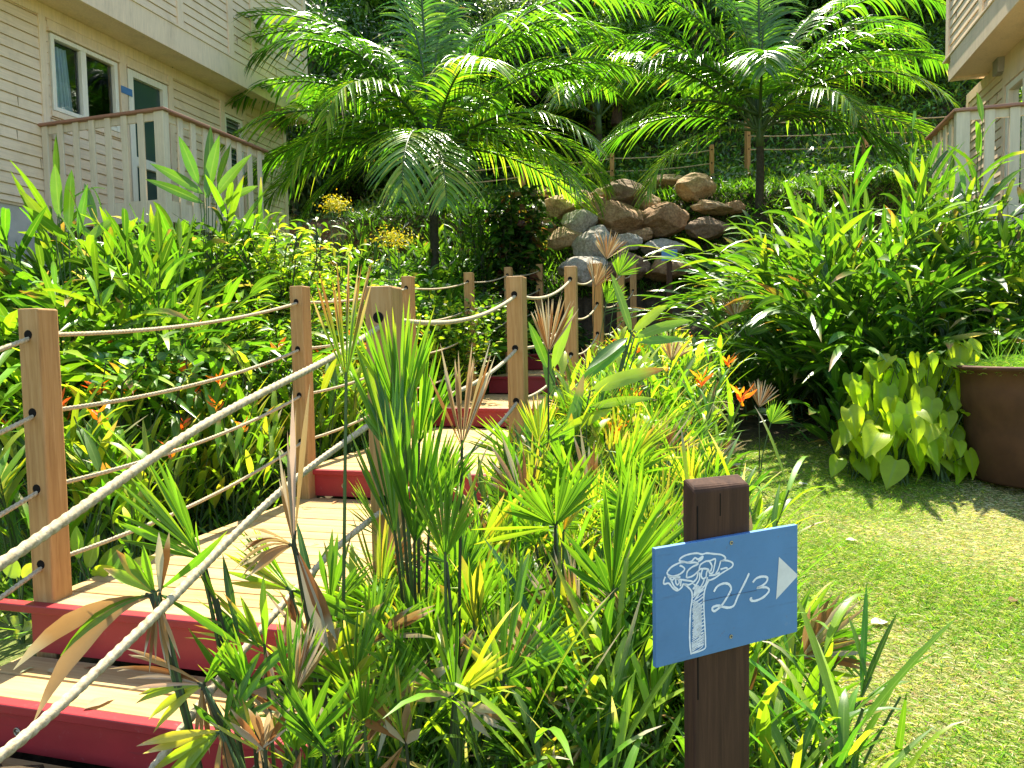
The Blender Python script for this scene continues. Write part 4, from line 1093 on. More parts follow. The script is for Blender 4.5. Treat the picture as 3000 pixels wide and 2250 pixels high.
# ---------- trees of the hillside
def crown_mesh(nleaf, rx, rz_, leaf=.16, cols=MD, nclump=34, shell=.55, seed=0):
    lf = LF(); r_ = np.random.default_rng(seed)
    d = nrm(r_.normal(0, 1, (nclump, 3))); q = r_.uniform(.35, 1, (nclump, 1))**.6
    C = d*q*np.array([rx*.8, rx*.8, rz_*.8]); cr = r_.uniform(.22, .42, nclump)*rx
    idx = r_.integers(0, nclump, nleaf); dd = nrm(r_.normal(0, 1, (nleaf, 3))); rad = cr[idx]*r_.uniform(.45, 1.05, nleaf)**.6
    P = C[idx]+dd*rad[:, None]*np.array([1, 1, .75])
    Dn = dd*.6+r_.normal(0, .6, (nleaf, 3))+np.array([0, 0, -.25])
    tone = r_.integers(0, len(cols), nclump)
    col = np.asarray(cols)[tone[idx]]*rng.lognormal(0, .22, (nleaf, 1))
    lf.blades(P, Dn, dd+np.array([0, 0, .6]), leaf*r_.uniform(.6, 1.3, nleaf), leaf*.42*r_.uniform(.7, 1.2, nleaf), .2, .2, 2, 'ovate', col)
    return lf, C
def make_tree(label, h, rx, rz_, nleaf, leaf, cols, seed, cat='tree', name='tree'):
    root = empty(name); lf, C = crown_mesh(nleaf, rx, rz_, leaf, cols, seed=seed)
    for k, v in enumerate(lf.V): lf.V[k] = v+np.array([0, 0, h])
    lf.build('crown', M['tree'], root)
    cur = [([Vector((0, 0, -.6)), Vector((.1, .05, h*.4)), Vector((0, .1, h*.8)), Vector((.05, 0, h+rz_*.4))], .16, .04)]
    for c in C[:12]:
        s_ = Vector((.05, .05, h*random.uniform(.45, .85))); e_ = Vector(c)+Vector((0, 0, h)); mid_ = s_.lerp(e_, .5)+Vector((0, 0, .2)); cur.append(([s_, mid_, e_], .07, .015))
    build_stems('trunk', cur, M['bark'], root, 7)
    tag(root, label, cat); return root
T0 = make_tree('', 4.2, 3.0, 3.4, 20000, .20, DK+MD[:1], 1)
T1 = make_tree('', 3.6, 2.8, 2.8, 19000, .17, DK+MD+BR[:1], 2)
T2 = make_tree('', 4.8, 2.6, 3.8, 18000, .24, MD+DK[:1]+BR[:1], 3)
tp = [(0, 640, 20, 1.0, 'dark leafy tree behind the left palm, next to the house corner'), (1, 770, 23, 1.15, 'dense dark tree behind the upright frond of the left palm'), (2, 900, 27, 1.3, 'tall tree on the hill behind the top of the left palm'),
 (0, 1010, 22, .95, 'shadowed tree to the right of the left palm crown'), (1, 1120, 26, 1.2, 'dark tree on the hill above the middle palm fronds'), (2, 1290, 23, 1.0, 'bright green leafy tree at the top centre between the palms'),
 (0, 1400, 28, 1.5, 'very dark tree at the top, left of the right palm'), (1, 1500, 23, 1.05, 'dark tree just behind the right palm on its left side'), (0, 1660, 26, 1.3, 'dark tree behind the upright frond of the right palm'),
 (2, 1800, 24, 1.1, 'tree behind the right-hand fronds of the right palm'), (1, 1930, 22, 1.0, 'dark tree between the right palm and the right house'), (0, 2040, 26, 1.35, 'tree at the corner of the right house'), (1, 2200, 24, 1.2, 'tree partly hidden behind the right house'),
 (0, 500, 24, 1.3, 'tree hidden behind the upper storey of the left house'), (1, 1230, 31, 1.6, 'highest tree on the hill at the top centre'), (2, 1560, 33, 1.7, 'highest tree on the hill, above the right palm'), (0, 830, 33, 1.7, 'highest tree on the hill, above the left palm'), (1, 1950, 33, 1.7, 'highest tree on the hill at the right')]
used = set()
for k, px_, Y_, s_, lb in tp:
    src = (T0, T1, T2)[k]; o = src if k not in used else copy_tree(src); used.add(k)
    putp(o, px_, Y_, None, s_, -1.2); tag(o, lb, 'tree', 'trees on the hillside')
bt = make_tree('light green shrub with bright sunlit leaves, top centre left of the right palm', 1.2, 1.7, 1.7, 12000, .15, BR+YG[:1], 9, 'shrub', 'shrub'); p = D(1330, 130, 20.5); bt.location = (p.x, p.y, p.z-1.2)
bt = make_tree('grey-green feathery shrub at the top, right of the left palm', 1.2, 1.6, 1.8, 12000, .12, [(.10, .17, .07), (.14, .22, .09), (.06, .12, .04)], 10, 'shrub', 'shrub'); p = D(1150, 70, 20.5); bt.location = (p.x, p.y, p.z-1.2)
# scrub covering the slope under the trees
k = 60000; u_ = rng.uniform(-14, 16, k); v_ = rng.uniform(14.5, 40, k); x = CA*u_+SA*v_; y = -SA*u_+CA*v_
tall = rng.uniform(0, 1, k)**2*np.where(v_ > 20, 1.3, .45)
B = np.stack([x, y, g(x, y)+tall*(.5+.5*np.sin(x*1.3)*np.sin(y*1.1))], 1)
lf = LF(); lf.blades(B, rng.normal(0, 1, (k, 3))+np.array([0, 0, .5]), rng.normal(0, .5, (k, 3))+np.array([0, -.4, 1]), rng.uniform(.10, .32, k), rng.uniform(.03, .08, k), .3, .2, 2, 'ovate', vary(k, DK+MD+MD+[(.12, .16, .05)], .3))
k = 34000; u_ = rng.uniform(-9, 11, k); v_ = rng.uniform(16.5, 25, k); x = CA*u_+SA*v_; y = -SA*u_+CA*v_
clump = .5+.5*np.sin(x*2.1+np.sin(y*1.7)*2)*np.sin(y*1.9+x)
B = np.stack([x, y, g(x, y)+rng.uniform(0, 1, k)*(.1+1.1*clump)*np.clip((v_-16)/3, .15, 1)], 1)
lf.blades(B, rng.normal(0, 1, (k, 3))+np.array([0, 0, .7]), rng.normal(0, .5, (k, 3))+np.array([0, -.5, 1]), rng.uniform(.14, .34, k), rng.uniform(.04, .09, k), .3, .2, 2, 'ovate', vary(k, MD+BR+MD+YG[:1], .3))
tag(lf.build('hillside_scrub', M['tree']), 'tangled scrub and undergrowth covering the slope below the trees', 'undergrowth', kind='stuff')
k = 26000; u_ = rng.uniform(-6, 9, k); v_ = rng.uniform(14.0, 19.5, k); x = CA*u_+SA*v_; y = -SA*u_+CA*v_
B = np.stack([x, y, g(x, y)], 1); th = rng.uniform(0, 6.28, k)
lf = LF(); lf.blades(B, np.stack([np.cos(th)*.6, np.sin(th)*.6, np.ones(k)], 1), np.stack([np.sin(th), np.cos(th), np.ones(k)*.4], 1), rng.uniform(.08, .30, k), .012, .4, .2, 3, 'grass', vary(k, BR+YG+MD, .2))
tag(lf.build('terrace_grass', M['grass']), 'long grass on the terrace behind the boulders', 'grass', kind='stuff')

# dark creeper by the boulders
def shrub(name, label, n, H, Rr, leaf, cols, prof='ovate', ar=.5, cat='shrub', nst=9, mat='leaf', droop=.25, dense=1.0, up=.3, curl=.2):
    root = empty(name); cur = []; Bs = []; Ds = []
    for k in range(nst):
        a = rng.uniform(0, 6.28); q = rng.uniform(.1, 1); h = H*rng.uniform(.7, 1.05)
        out = np.array([math.cos(a), math.sin(a), 0])*Rr*q
        wob = rng.normal(0, .05, (7, 3))*H*.5; pts = [out*(t**1.2)*1.0+np.array([0, 0, h*t])+wob[i]*t for i, t in enumerate(np.linspace(0, 1, 7))]
        cur.append(([Vector(p_) for p_ in pts], .009*H, .003*H))
        m_ = int(n/nst)
        t = rng.uniform(.25, 1, m_)**.8; f = t*6; i0 = np.minimum(5, f.astype(int)); fr = (f-i0)[:, None]; pa = np.array(pts)
        P = pa[i0]*(1-fr)+pa[i0+1]*fr
        d = rng.normal(0, 1, (m_, 3)); d[:, 2] = np.abs(d[:, 2])*.5+up; d = nrm(d)
        Bs.append(P+d*rng.uniform(0, 1, (m_, 1))*Rr*.32*dense); Ds.append(d)
    B = np.concatenate(Bs); Dn = np.concatenate(Ds); k = len(B)
    lf = LF(); lf.blades(B, Dn, rng.normal(0, .5, (k, 3))+np.array([0, 0, 1]), leaf*rng.uniform(.6, 1.3, k), leaf*ar*rng.uniform(.8, 1.2, k), droop, curl, 4, prof, vary(k, cols, .2))
    lf.build('foliage', M[mat], root); build_stems('stem', cur, M['cane'], root)
    return tag(root, label, cat)
putp(shrub('creeper', 'dark creeper with green and brown heart-shaped leaves covering the bank left of the boulders', 2200, 2.8, .6, .15, DK+DK+MD+[(.16, .07, .04), (.20, .16, .05)], ar=.8, cat='creeper', nst=22, droop=.6, up=0), 1115, 12.6, 0, 1.0, -.5)
putp(shrub('creeper', 'lower dark creeper with brown leaves behind the far posts', 1200, 1.2, .7, .14, DK+DK+MD+[(.16, .07, .04)], ar=.8, cat='creeper', nst=16, droop=.6, up=0), 1200, 12.4, 0, 1.0, -.4)
putp(shrub('shrub', 'slender light shrub climbing in front of the terrace rope fence', 700, 2.3, .35, .09, BR+MD, ar=.6, nst=8), 1045, 12.6, 0, 1.0, .2)
putp(shrub('shrub', 'bright willow-like shrub with narrow drooping leaves in front of the house end', 3200, 2.0, .85, .17, BR+YG+YG, 'lance', .17, nst=44, droop=.5, dense=.55), 620, 7.4, 0)
putp(shrub('shrub', 'smaller willow-like shrub with narrow leaves beside the second left post', 1800, 1.4, .7, .15, BR+YG, 'lance', .18, nst=30, droop=.5, dense=.5), 560, 6.6, 0)
putp(shrub('shrub', 'light green narrow-leaved shrub behind the third left post', 3200, 1.5, .8, .13, BR+YG, 'lance', .22, nst=30, droop=.4), 790, 8.0, 0)
putp(shrub('shrub', 'round-leaved shrub with pale leaf tips between the third and fourth left posts', 3000, 1.55, .7, .085, MD+BR+[(.12, .24, .10)], ar=.7, nst=26), 900, 8.7, 0)
putp(shrub('shrub', 'bushy green shrub filling the gap beside the fourth left post', 3000, 1.3, .7, .08, BR+YG+MD, ar=.55, nst=26), 960, 8.4, 0)
putp(shrub('shrub', 'low yellow-green shrub along the far left rope fence', 2600, 1.2, .7, .08, YG+BR, ar=.45, nst=24), 1050, 10.5, 0)
putp(shrub('shrub', 'scrambling dark-stemmed shrub with scalloped leaves behind the nearest left post', 380, 1.2, .55, .075, MD+[(.07, .17, .06)]+BR, ar=.75, nst=10, dense=.6), 190, 4.5, 0)
putp(shrub('shrub', 'dark-stemmed shrub with round bluish leaves in the middle of the first left rope span', 420, 1.25, .7, .08, MD+[(.07, .17, .07), (.10, .2, .09)]+BR, ar=.75, nst=13, dense=.6), 370, 5.0, 0)
putp(shrub('shrub', 'dark-stemmed shrub with round leaves just left of the second left post', 420, 1.25, .6, .08, MD+[(.07, .17, .07), (.10, .2, .09)]+BR, ar=.7, nst=13, dense=.6), 530, 5.5, 0)
# yellow flower heads
def yellow_head(px_, py_, Y_, rx, lb):
    c = D(px_, py_, Y_); root = empty('yellow_flowers', (c.x, c.y, gz(c.x, c.y))); k = 520
    P = rng.normal(0, 1, (k, 3))*np.array([rx, rx, rx*.55])+np.array([0, 0, c.z-gz(c.x, c.y)]); lf = LF()
    lf.blades(P, rng.normal(0, 1, (k, 3)), rng.normal(0, 1, (k, 3)), .035, .014, .2, .2, 2, 'ovate', vary(k, [(.52, .50, .02), (.42, .46, .03), (.30, .40, .03)], .15))
    lf.build('blossom', M['flower'], root)
    cur = []
    for _ in range(6): cur.append(([Vector((0, 0, 0)), Vector((rng.normal(0, rx*.5), 0, (c.z-gz(c.x, c.y))*.6)), Vector((rng.normal(0, rx), rng.normal(0, rx*.5), c.z-gz(c.x, c.y)))], .008, .004))
    build_stems('stem', cur, M['stem'], root); tag(root, lb, 'flowers')
yellow_head(850, 515, 8.2, .10, 'fluffy yellow flower heads in the middle of the green bank'); yellow_head(725, 440, 8.6, .08, 'small yellow flower heads left of the larger yellow ones')


# ---------- heliconias: erect narrow leaves and orange star flowers
def heliconia(seed, H, leafL=.34, leafW=.05, cols=BR+YG, flower=True, nst=7):
    root = empty('heliconia_plant'); cur = []; Bs, Ds, Ns, Ls, Ws, Dr = [], [], [], [], [], []; FB, FD, FL_ = [], [], []
    for k in range(nst):
        a = rng.uniform(0, 6.28); out = np.array([math.cos(a), math.sin(a), 0]); sp = rng.uniform(.05, .30)*H
        h = H*rng.uniform(.6, 1.0); b0 = out*rng.uniform(0, .10)
        pts = [b0+out*sp*t**1.5+np.array([0, 0, h*t]) for t in np.linspace(0, 1, 5)]
        cur.append(([Vector(p_) for p_ in pts], .006, .003))
        for i in range(rng.integers(5, 8)):
            t = rng.uniform(.3, 1); f = t*4; i0 = min(3, int(f)); P = pts[i0]*(1-f+i0)+pts[i0+1]*(f-i0)
            az = rng.uniform(0, 6.28); Bs.append(P); Ds.append([math.cos(az)*.5, math.sin(az)*.5, rng.uniform(.5, 1.3)]); Ns.append([math.cos(az)*-.8, math.sin(az)*-.8, .7])
            Ls.append(leafL*rng.uniform(.6, 1.25)); Ws.append(leafW*rng.uniform(.7, 1.3)); Dr.append(rng.uniform(.1, .5))
        if flower and k < 2:
            P = pts[-1]+np.array([0, 0, .10])
            for j in range(6):
                az = rng.uniform(0, 6.28); FB.append(P+np.array([0, 0, .012*j-.03])); FD.append([math.cos(az), math.sin(az), rng.uniform(.3, 1.3)]); FL_.append(rng.uniform(.055, .095))
    k = len(Bs); lf = LF(); tip = vary(k, DEAD+TANL, .1); ta = np.where(rng.uniform(0, 1, k) < .22, rng.uniform(.55, .85, k), 2)
    lf.blades(Bs, Ds, Ns, Ls, Ws, Dr, .3, 5, 'lance', vary(k, cols, .2), tip, ta)
    lf.build('foliage', M['leaf'], root); build_stems('stem', cur, M['stem'], root)
    for q in range(0, len(FB), 6):
        fb, fd, fl = FB[q:q+6], FD[q:q+6], FL_[q:q+6]
        lf = LF(); k = 6; lf.blades(fb, fd, rng.normal(0, 1, (k, 3)), fl, .018, -.1, .5, 3, 'lance', vary(k, [(.85, .20, .015), (.82, .32, .02), (.78, .13, .02), (.8, .42, .04)], .12)); lf.build('flower', M['flower'], root)
    return root
HV = [heliconia(i, .80, .36, .040, BR+YG, flower=(i not in (3, 1))) for i in range(5)]
HN = [heliconia(9+i, .85, .32, .022, BR+BR+YG, flower=(i == 0), nst=12) for i in range(3)]
GL = 'heliconias in the bed to the left of the stairs'; GR = 'heliconias in the bed to the right of the stairs'
first = set()
def place_variant(lst, i, x, y, s, label, cat, grp):
    src = lst[i]
    o = src if id(src) not in first else copy_tree(src); first.add(id(src))
    put(o, x, y, None, s); o.rotation_euler[0] = rng.uniform(-.12, .12); o.rotation_euler[1] = rng.uniform(-.12, .12)
    return tag(o, label, cat, grp)
pts = []
r2 = random.Random(5)
def poisson(n, fu, fv, dmin, ok=lambda u, v: True):
    out = []
    for _ in range(n*30):
        u = r2.uniform(*fu); v = r2.uniform(*fv)
        if not ok(u, v): continue
        if all((u-a)**2+(v-b)**2 > dmin*dmin for a, b in out): out.append((u, v))
        if len(out) >= n: break
    return out
LB = 'slender yellow-green heliconia with orange star flowers, among its twins behind the left ropes'
for (u, v) in poisson(120, (-5.6, -2.95), (3.0, 8.6), .20, lambda u, v: u > -3.1-.75*max(0, v-2.2)):
    x, y = xy_of(u, v); place_variant(HV, r2.randrange(5), x, y, r2.uniform(.95, 1.35), LB, 'heliconia', GL)
RB_ = 'narrow-leaved heliconia in the crowded bed between the stairs and the lawn'
def bed_ok(u, v):
    x, y = xy_of(u, v); e = np.interp(y, [1, 2.4, 4.6, 6.1, 9], [.5, .62, 1.15, 1.75, 2.3]); return x < e-.1
for (u, v) in poisson(170, (-.92, 1.9), (3.6, 10.2), .19, bed_ok):
    x, y = xy_of(u, v); lst, i = (HV, r2.choice([1, 3, 1, 3, 0])) if r2.random() < .5 else (HN, r2.randrange(3))
    place_variant(lst, i, x, y, r2.uniform(.85, 1.15)*np.interp(v, [3.5, 5, 7, 9, 10.5], [.95, 1.1, 1.15, .95, .6]), RB_, 'heliconia', GR)

# ---------- fan palms
def fan_into(lf, apex, th, L_, spread, n, cols, tip=None, tipat=2.0, tilt=0.0, nj=.3, droop=.08, wmul=1.1, cup=.25):
    A = np.array([math.sin(th), tilt, math.cos(th)]); A = A/np.linalg.norm(A)
    N_ = np.array([rng.normal(0, nj), -1.0, rng.normal(0, nj)]); S = np.cross(A, N_); S /= np.linalg.norm(S); N2 = np.cross(S, A)
    ph = np.linspace(-spread, spread, n)+rng.normal(0, .02, n)
    d = np.cos(ph)[:, None]*A+np.sin(ph)[:, None]*S+N2*(cup*(np.abs(ph)/(spread+.01))**2-.05)[:, None]+rng.normal(0, .02, (n, 3))
    W_ = 2*.55*L_*math.tan(max(2*spread/max(n-1, 1), .05)/2)*wmul if n > 1 else L_*.09
    lf.blades(np.tile(apex, (n, 1)), d, np.tile(N2, (n, 1))+rng.normal(0, .12, (n, 3)), L_*rng.uniform(.82, 1.08, n)*(1-.18*(np.abs(ph)/(spread+.01))**2), max(W_, .008), droop*rng.uniform(.4, 1.6, n), .45, 7, 'fan',
              vary(n, cols, .12), None if tip is None else vary(n, tip, .12), np.clip(rng.normal(tipat, .06, n), 0, 3))
KIND = {'fresh': (BR+MD[:1], YG+DEAD[:1], .93), 'bright': (BR+YG[:1], YG, .9), 'dark': (MD+DK[:1], YG, .95), 'burnt': ([(.11, .22, .02), (.24, .27, .03), (.12, .20, .02)], [(.22, .10, .04), (.30, .22, .15), (.36, .28, .20)], .50),
        'dead': (DEAD, TANL, .8), 'orange': ([(.62, .36, .03), (.55, .40, .05), (.40, .38, .05)], DEAD, .75), 'yellow': (YG+[(.45, .40, .05)], DEAD, .8)}
def fanplant(label, Y, bx, fans, name='fan_palm', cat='fan palm', group=None):
    b0 = D(bx, 1500, Y); gg = gz(b0.x, b0.y); o_ = Vector((b0.x, b0.y, gg)); root = empty(name, o_); tag(root, label, cat, group)
    for f_ in fans:
        ax, ay, th, Lp, sp, n_, kind = f_[:7]; ex = f_[7] if len(f_) > 7 else {}
        dY = ex.get('dY', 0); cols, tip, ta = KIND[kind]
        ap = D(ax, ay, Y+dY)-o_; L_ = Lp*1.3562/F*(Y+dY)
        lf = LF(); n_ = int(n_*1.5) if n_ > 4 else n_; fan_into(lf, np.array(ap), R(th), L_, R(sp), n_, cols, tip, ex.get('ta', ta), ex.get('tilt', rng.uniform(-.3, .3)), droop=ex.get('droop', .06), wmul=ex.get('w', 1.1))
        lo = lf.build('fan_leaf', M['dry' if kind == 'dead' else 'leaf'], root)
        if ex.get('stem', True):
            m1 = Vector((ap.x*.25, ap.y*.3, ap.z*.5)); ax_ = Vector((math.sin(R(th)), 0, math.cos(R(th))))
            b = MB(); b.tube([Vector((rng.normal(0, .01), 0, -.06)), m1, ap.lerp(m1, .25)-ax_*.01, ap, ap+ax_*L_*.06], lambda t: .0052-.0018*t, 7, cap=False)
            b.build('petiole', M['cane'] if kind in ('dead', 'dark', 'fresh') else M['stem'], lo, smooth=True)
    return root
fanplant('tallest fan palm leaf, burnt brown at its tips, on a thin straight stem', 1.75, 735, [(748, 820, 3, 265, 20, 10, 'burnt', dict(tilt=0, droop=0))])
fanplant('big dark green fan palm of upright stacked fans in the centre foreground', 1.95, 905, [(868, 915, 2, 285, 26, 15, 'bright', dict(tilt=-.1, w=1.25)), (845, 1000, -7, 330, 16, 11, 'bright', dict(tilt=0, w=1.2)), (905, 960, 14, 230, 18, 10, 'fresh', dict(w=1.2)), (862, 1010, -6, 250, 24, 12, 'fresh', dict(dY=-.1, w=1.2)), (895, 1175, 8, 350, 22, 14, 'fresh', dict(dY=-.15, w=1.2)), (855, 1165, -5, 320, 18, 11, 'fresh', dict(dY=-.2, w=1.2)), (930, 1100, 20, 210, 26, 10, 'fresh', dict(dY=.1)), (880, 1080, -2, 240, 14, 9, 'dark', dict(dY=.1))])
fanplant('dead brown fan leaf on a dark stem right of the big green fan palm', 1.85, 985, [(998, 965, 4, 235, 21, 9, 'dead', dict(tilt=0, droop=0, w=1.0))])
fanplant('small dead fan leaf in front of the far steps', 3.3, 1190, [(1185, 762, 6, 130, 30, 12, 'dead', dict(tilt=0, droop=0))])
fanplant('bright fan palm leaf fully open below the dead brown one', 1.72, 965, [(962, 1205, 3, 235, 30, 15, 'bright', dict(tilt=-.1, w=1.25)), (965, 1215, -70, 60, 10, 3, 'dark')])
fanplant('fan palm with five long leaves crossing the big rope, left foreground', 1.62, 545, [(430, 1199, -28, 275, 20, 7, 'bright', dict(w=1.0, tilt=-.1)), (435, 1205, -4, 110, 10, 3, 'fresh'), (440, 1210, -58, 215, 7, 3, 'fresh')])
fanplant('fan palm with long leaves drooping over the red riser, lower left', 1.5, 480, [(335, 1283, -52, 185, 9, 2, 'yellow', dict(w=.8)), (335, 1283, -18, 165, 10, 2, 'fresh', dict(w=.8)), (330, 1285, -82, 260, 4, 1, 'fresh', dict(droop=.55)), (325, 1288, -88, 330, 6, 2, 'dead', dict(droop=.65)), (345, 1290, 4, 170, 5, 2, 'dead', dict(tilt=.1)), (338, 1290, 172, 170, 14, 5, 'dead', dict(droop=.0)), (345, 1285, 108, 260, 2, 1, 'bright', dict(droop=.1)), (335, 1280, 60, 230, 2, 1, 'bright', dict(droop=-.1))])
fanplant('fan palm half green and half withered over the middle of the platform', 1.72, 735, [(627, 1275, -38, 190, 24, 9, 'bright'), (627, 1275, -68, 180, 12, 4, 'yellow'), (630, 1275, 100, 190, 6, 2, 'fresh', dict(droop=.2)), (627, 1280, 176, 150, 10, 4, 'dead')])
fanplant('withered grey-brown leaf bundle hanging upright beside the second left post', 1.66, 745, [(634, 1180, 1, 300, 4, 3, 'dead', dict(tilt=0, droop=0, w=.9)), (636, 1170, 7, 420, 2, 2, 'dead', dict(tilt=0, droop=0, w=.9)), (634, 1176, -3, 180, 5, 3, 'dead', dict(tilt=0, droop=0, w=.9)), (632, 1178, -60, 160, 16, 5, 'dead', dict(droop=.5)), (632, 1178, -95, 120, 14, 3, 'dead', dict(droop=.4)), (640, 1185, 160, 260, 3, 2, 'dead', dict(w=2, droop=0))])
fanplant('low star-shaped fan palm at the bottom, in front of the lowest red riser', 1.42, 610, [(480, 1579, -100, 230, 9, 3, 'yellow', dict(droop=.25)), (480, 1579, -18, 150, 6, 2, 'dark'), (482, 1579, 28, 170, 14, 4, 'bright'), (480, 1579, 65, 150, 10, 3, 'fresh'), (476, 1580, -135, 240, 6, 2, 'bright'), (480, 1580, 175, 150, 12, 4, 'dead')])
fanplant('withered fan palm hanging dry leaves over the lower tread', 1.5, 640, [(440, 1480, -65, 240, 14, 5, 'dead', dict(droop=.4)), (440, 1480, -100, 170, 16, 4, 'yellow', dict(droop=.3)), (436, 1480, 178, 170, 15, 5, 'dead'), (440, 1478, 30, 130, 12, 3, 'fresh')])
fanplant('wide-spreading fan palm with eight bright leaves at the bottom centre', 1.6, 985, [(980, 1509, -78, 240, 15, 6, 'bright'), (980, 1509, -42, 285, 8, 3, 'fresh'), (983, 1505, -2, 270, 12, 5, 'bright', dict(w=.85)), (983, 1505, 45, 190, 18, 5, 'yellow'), (980, 1515, 110, 150, 18, 4, 'dead')])
fanplant('fan palm with tall strap leaves right of the wide-spreading one', 1.65, 1090, [(1087, 1473, 12, 330, 13, 5, 'fresh', dict(w=.8)), (1087, 1473, 50, 240, 16, 6, 'bright'), (1085, 1478, -30, 180, 14, 4, 'yellow'), (1090, 1480, 105, 200, 12, 4, 'dead', dict(droop=.2))])
fanplant('fan palm on a dark stem beside the yellow fan in the middle of the bed', 2.1, 1195, [(1200, 1136, -38, 170, 26, 7, 'fresh'), (1200, 1136, 25, 190, 20, 7, 'fresh'), (1200, 1138, -88, 230, 3, 2, 'bright')])
fanplant('fan leaf turned golden yellow in the middle of the bed', 2.2, 1225, [(1217, 1150, 22, 120, 15, 8, 'orange', dict(w=1.3))])
fanplant('largest bright fan palm leaf, directly left of the sign post', 1.9, 1290, [(1322, 1281, 12, 330, 20, 13, 'bright', dict(w=1.2)), (1324, 1281, 46, 280, 16, 10, 'bright', dict(w=1.15)), (1320, 1283, -35, 190, 12, 4, 'fresh'), (1322, 1285, -140, 300, 3, 2, 'bright')])
fanplant('dark shaded fan palm leaf half hidden behind the blue board', 1.85, 1330, [(1356, 1446, 42, 190, 34, 13, 'dark', dict(w=1.2)), (1356, 1446, -12, 200, 10, 4, 'fresh'), (1350, 1450, -100, 220, 16, 6, 'bright')])
fanplant('fan palm with a yellowed leaf spreading right at the foot of the sign post', 1.75, 1560, [(1600, 1630, 45, 240, 16, 9, 'fresh'), (1600, 1640, 66, 215, 12, 8, 'fresh'), (1605, 1650, 88, 190, 11, 8, 'orange', dict(w=1.2)), (1600, 1655, 112, 110, 12, 4, 'dead')])
fanplant('fan palm sending thin leaves to the right from behind the sign post', 1.95, 1540, [(1560, 1450, 75, 190, 11, 5, 'bright'), (1560, 1450, 98, 200, 6, 3, 'fresh')])
fanplant('small fan palm at the edge of the lawn right of the sign post top', 2.9, 1600, [(1600, 1260, 32, 150, 14, 5, 'fresh'), (1590, 1280, 5, 120, 14, 5, 'bright')])
fanplant('dark strap-leaved fan palm at the bottom left of the undergrowth', 1.38, 690, [(720, 1640, -30, 250, 10, 4, 'dark', dict(w=.8)), (700, 1620, -12, 330, 3, 2, 'dark', dict(w=1.3)), (740, 1640, 15, 150, 14, 5, 'fresh')])
fanplant('tall dark canes bare of leaves left of the big green fan palm', 1.6, 600, [(520, 1400, -17, 230, 3, 2, 'dark', dict(w=1.4)), (560, 1560, -22, 300, 3, 2, 'dark', dict(w=1.4)), (470, 1300, -8, 120, 4, 2, 'fresh')])
fanplant('feathery green fan palm beside the sixth board of the upper platform', 3.1, 1130, [(1105, 1065, -8, 150, 28, 8, 'dark'), (1105, 1065, 40, 130, 20, 6, 'fresh')])
fanplant('fan palm with curled yellow leaf against the base of the second right post', 3.4, 1150, [(1165, 960, 0, 130, 26, 11, 'yellow'), (1165, 965, 50, 100, 16, 5, 'bright')])
for (x_, y_, lb) in ((1285, 620, 'bleached dry fan leaf at the top of the flower bed near the far steps'), (1310, 560, 'second bleached dry fan leaf left of the orange flowers'), (1590, 690, 'grey dry fan leaf at the edge of the bed below the ginger bush'), (1640, 880, 'dry white-tipped fan leaf at the right border of the bed'), (1450, 780, 'withered fan leaf in the middle of the right bed')):
    fanplant(lb, 7.5 if y_ < 700 else 5.3, x_, [(x_, y_, rng.uniform(-10, 15), 70, 45, 14, 'dead'), (x_+25, y_+35, 30, 60, 50, 12, 'bright')])

# canes of mixed age between the stairs and the big fans
ages = ['green', 'bright green', 'half-dry', 'dry brown']
spots = [(530, 1480, 1.5), (575, 1390, 1.62), (640, 1500, 1.5), (690, 1420, 1.7), (720, 1310, 1.85), (760, 1460, 1.6), (800, 1380, 1.75), (560, 1600, 1.4), (650, 1610, 1.42), (790, 1560, 1.5), (850, 1500, 1.6), (870, 1600, 1.5), (930, 1400, 1.8), (1030, 1340, 1.9), (1150, 1420, 1.8), (1240, 1380, 2.0), (1180, 1560, 1.65), (1400, 1560, 1.7)]
words = ['far left', 'left of centre', 'behind the lowest one', 'mid-left', 'beside the platform edge', 'left of the big fans', 'under the big fans', 'at the bottom left', 'at the very bottom left', 'at the bottom, left of centre', 'near the bottom centre', 'at the bottom centre', 'behind the bright open fan', 'right of the bright open fan', 'in the right-hand thicket', 'below the golden leaf', 'at the bottom, right of centre', 'at the bottom beside the sign post']
for i, ((sx, sy, sY), wd) in enumerate(zip(spots, words)):
    fs = []
    kinds = [('fresh', 'bright'), ('bright', 'yellow'), ('bright', 'dead'), ('dead', 'yellow')][i % 4]
    for j in range(3):
        fs.append((sx+rng.uniform(-14, 14), sy+rng.uniform(-10, 30), rng.uniform(-60, 60) if j else rng.uniform(-15, 15), rng.uniform(130, 230), rng.uniform(8, 26), int(rng.integers(3, 9)), kinds[j % 2], dict(w=rng.uniform(.7, 1.1), droop=rng.uniform(.02, .25), stem=(j == 0))))
    fs.append((sx, sy+12, rng.uniform(120, 230), rng.uniform(90, 170), 12, 4, 'dead', dict(droop=.1, stem=False)))
    fanplant('slender ' + ages[i % 4] + ' fan palm in the foreground, ' + wd, sY, sx+rng.uniform(0, 60), fs)

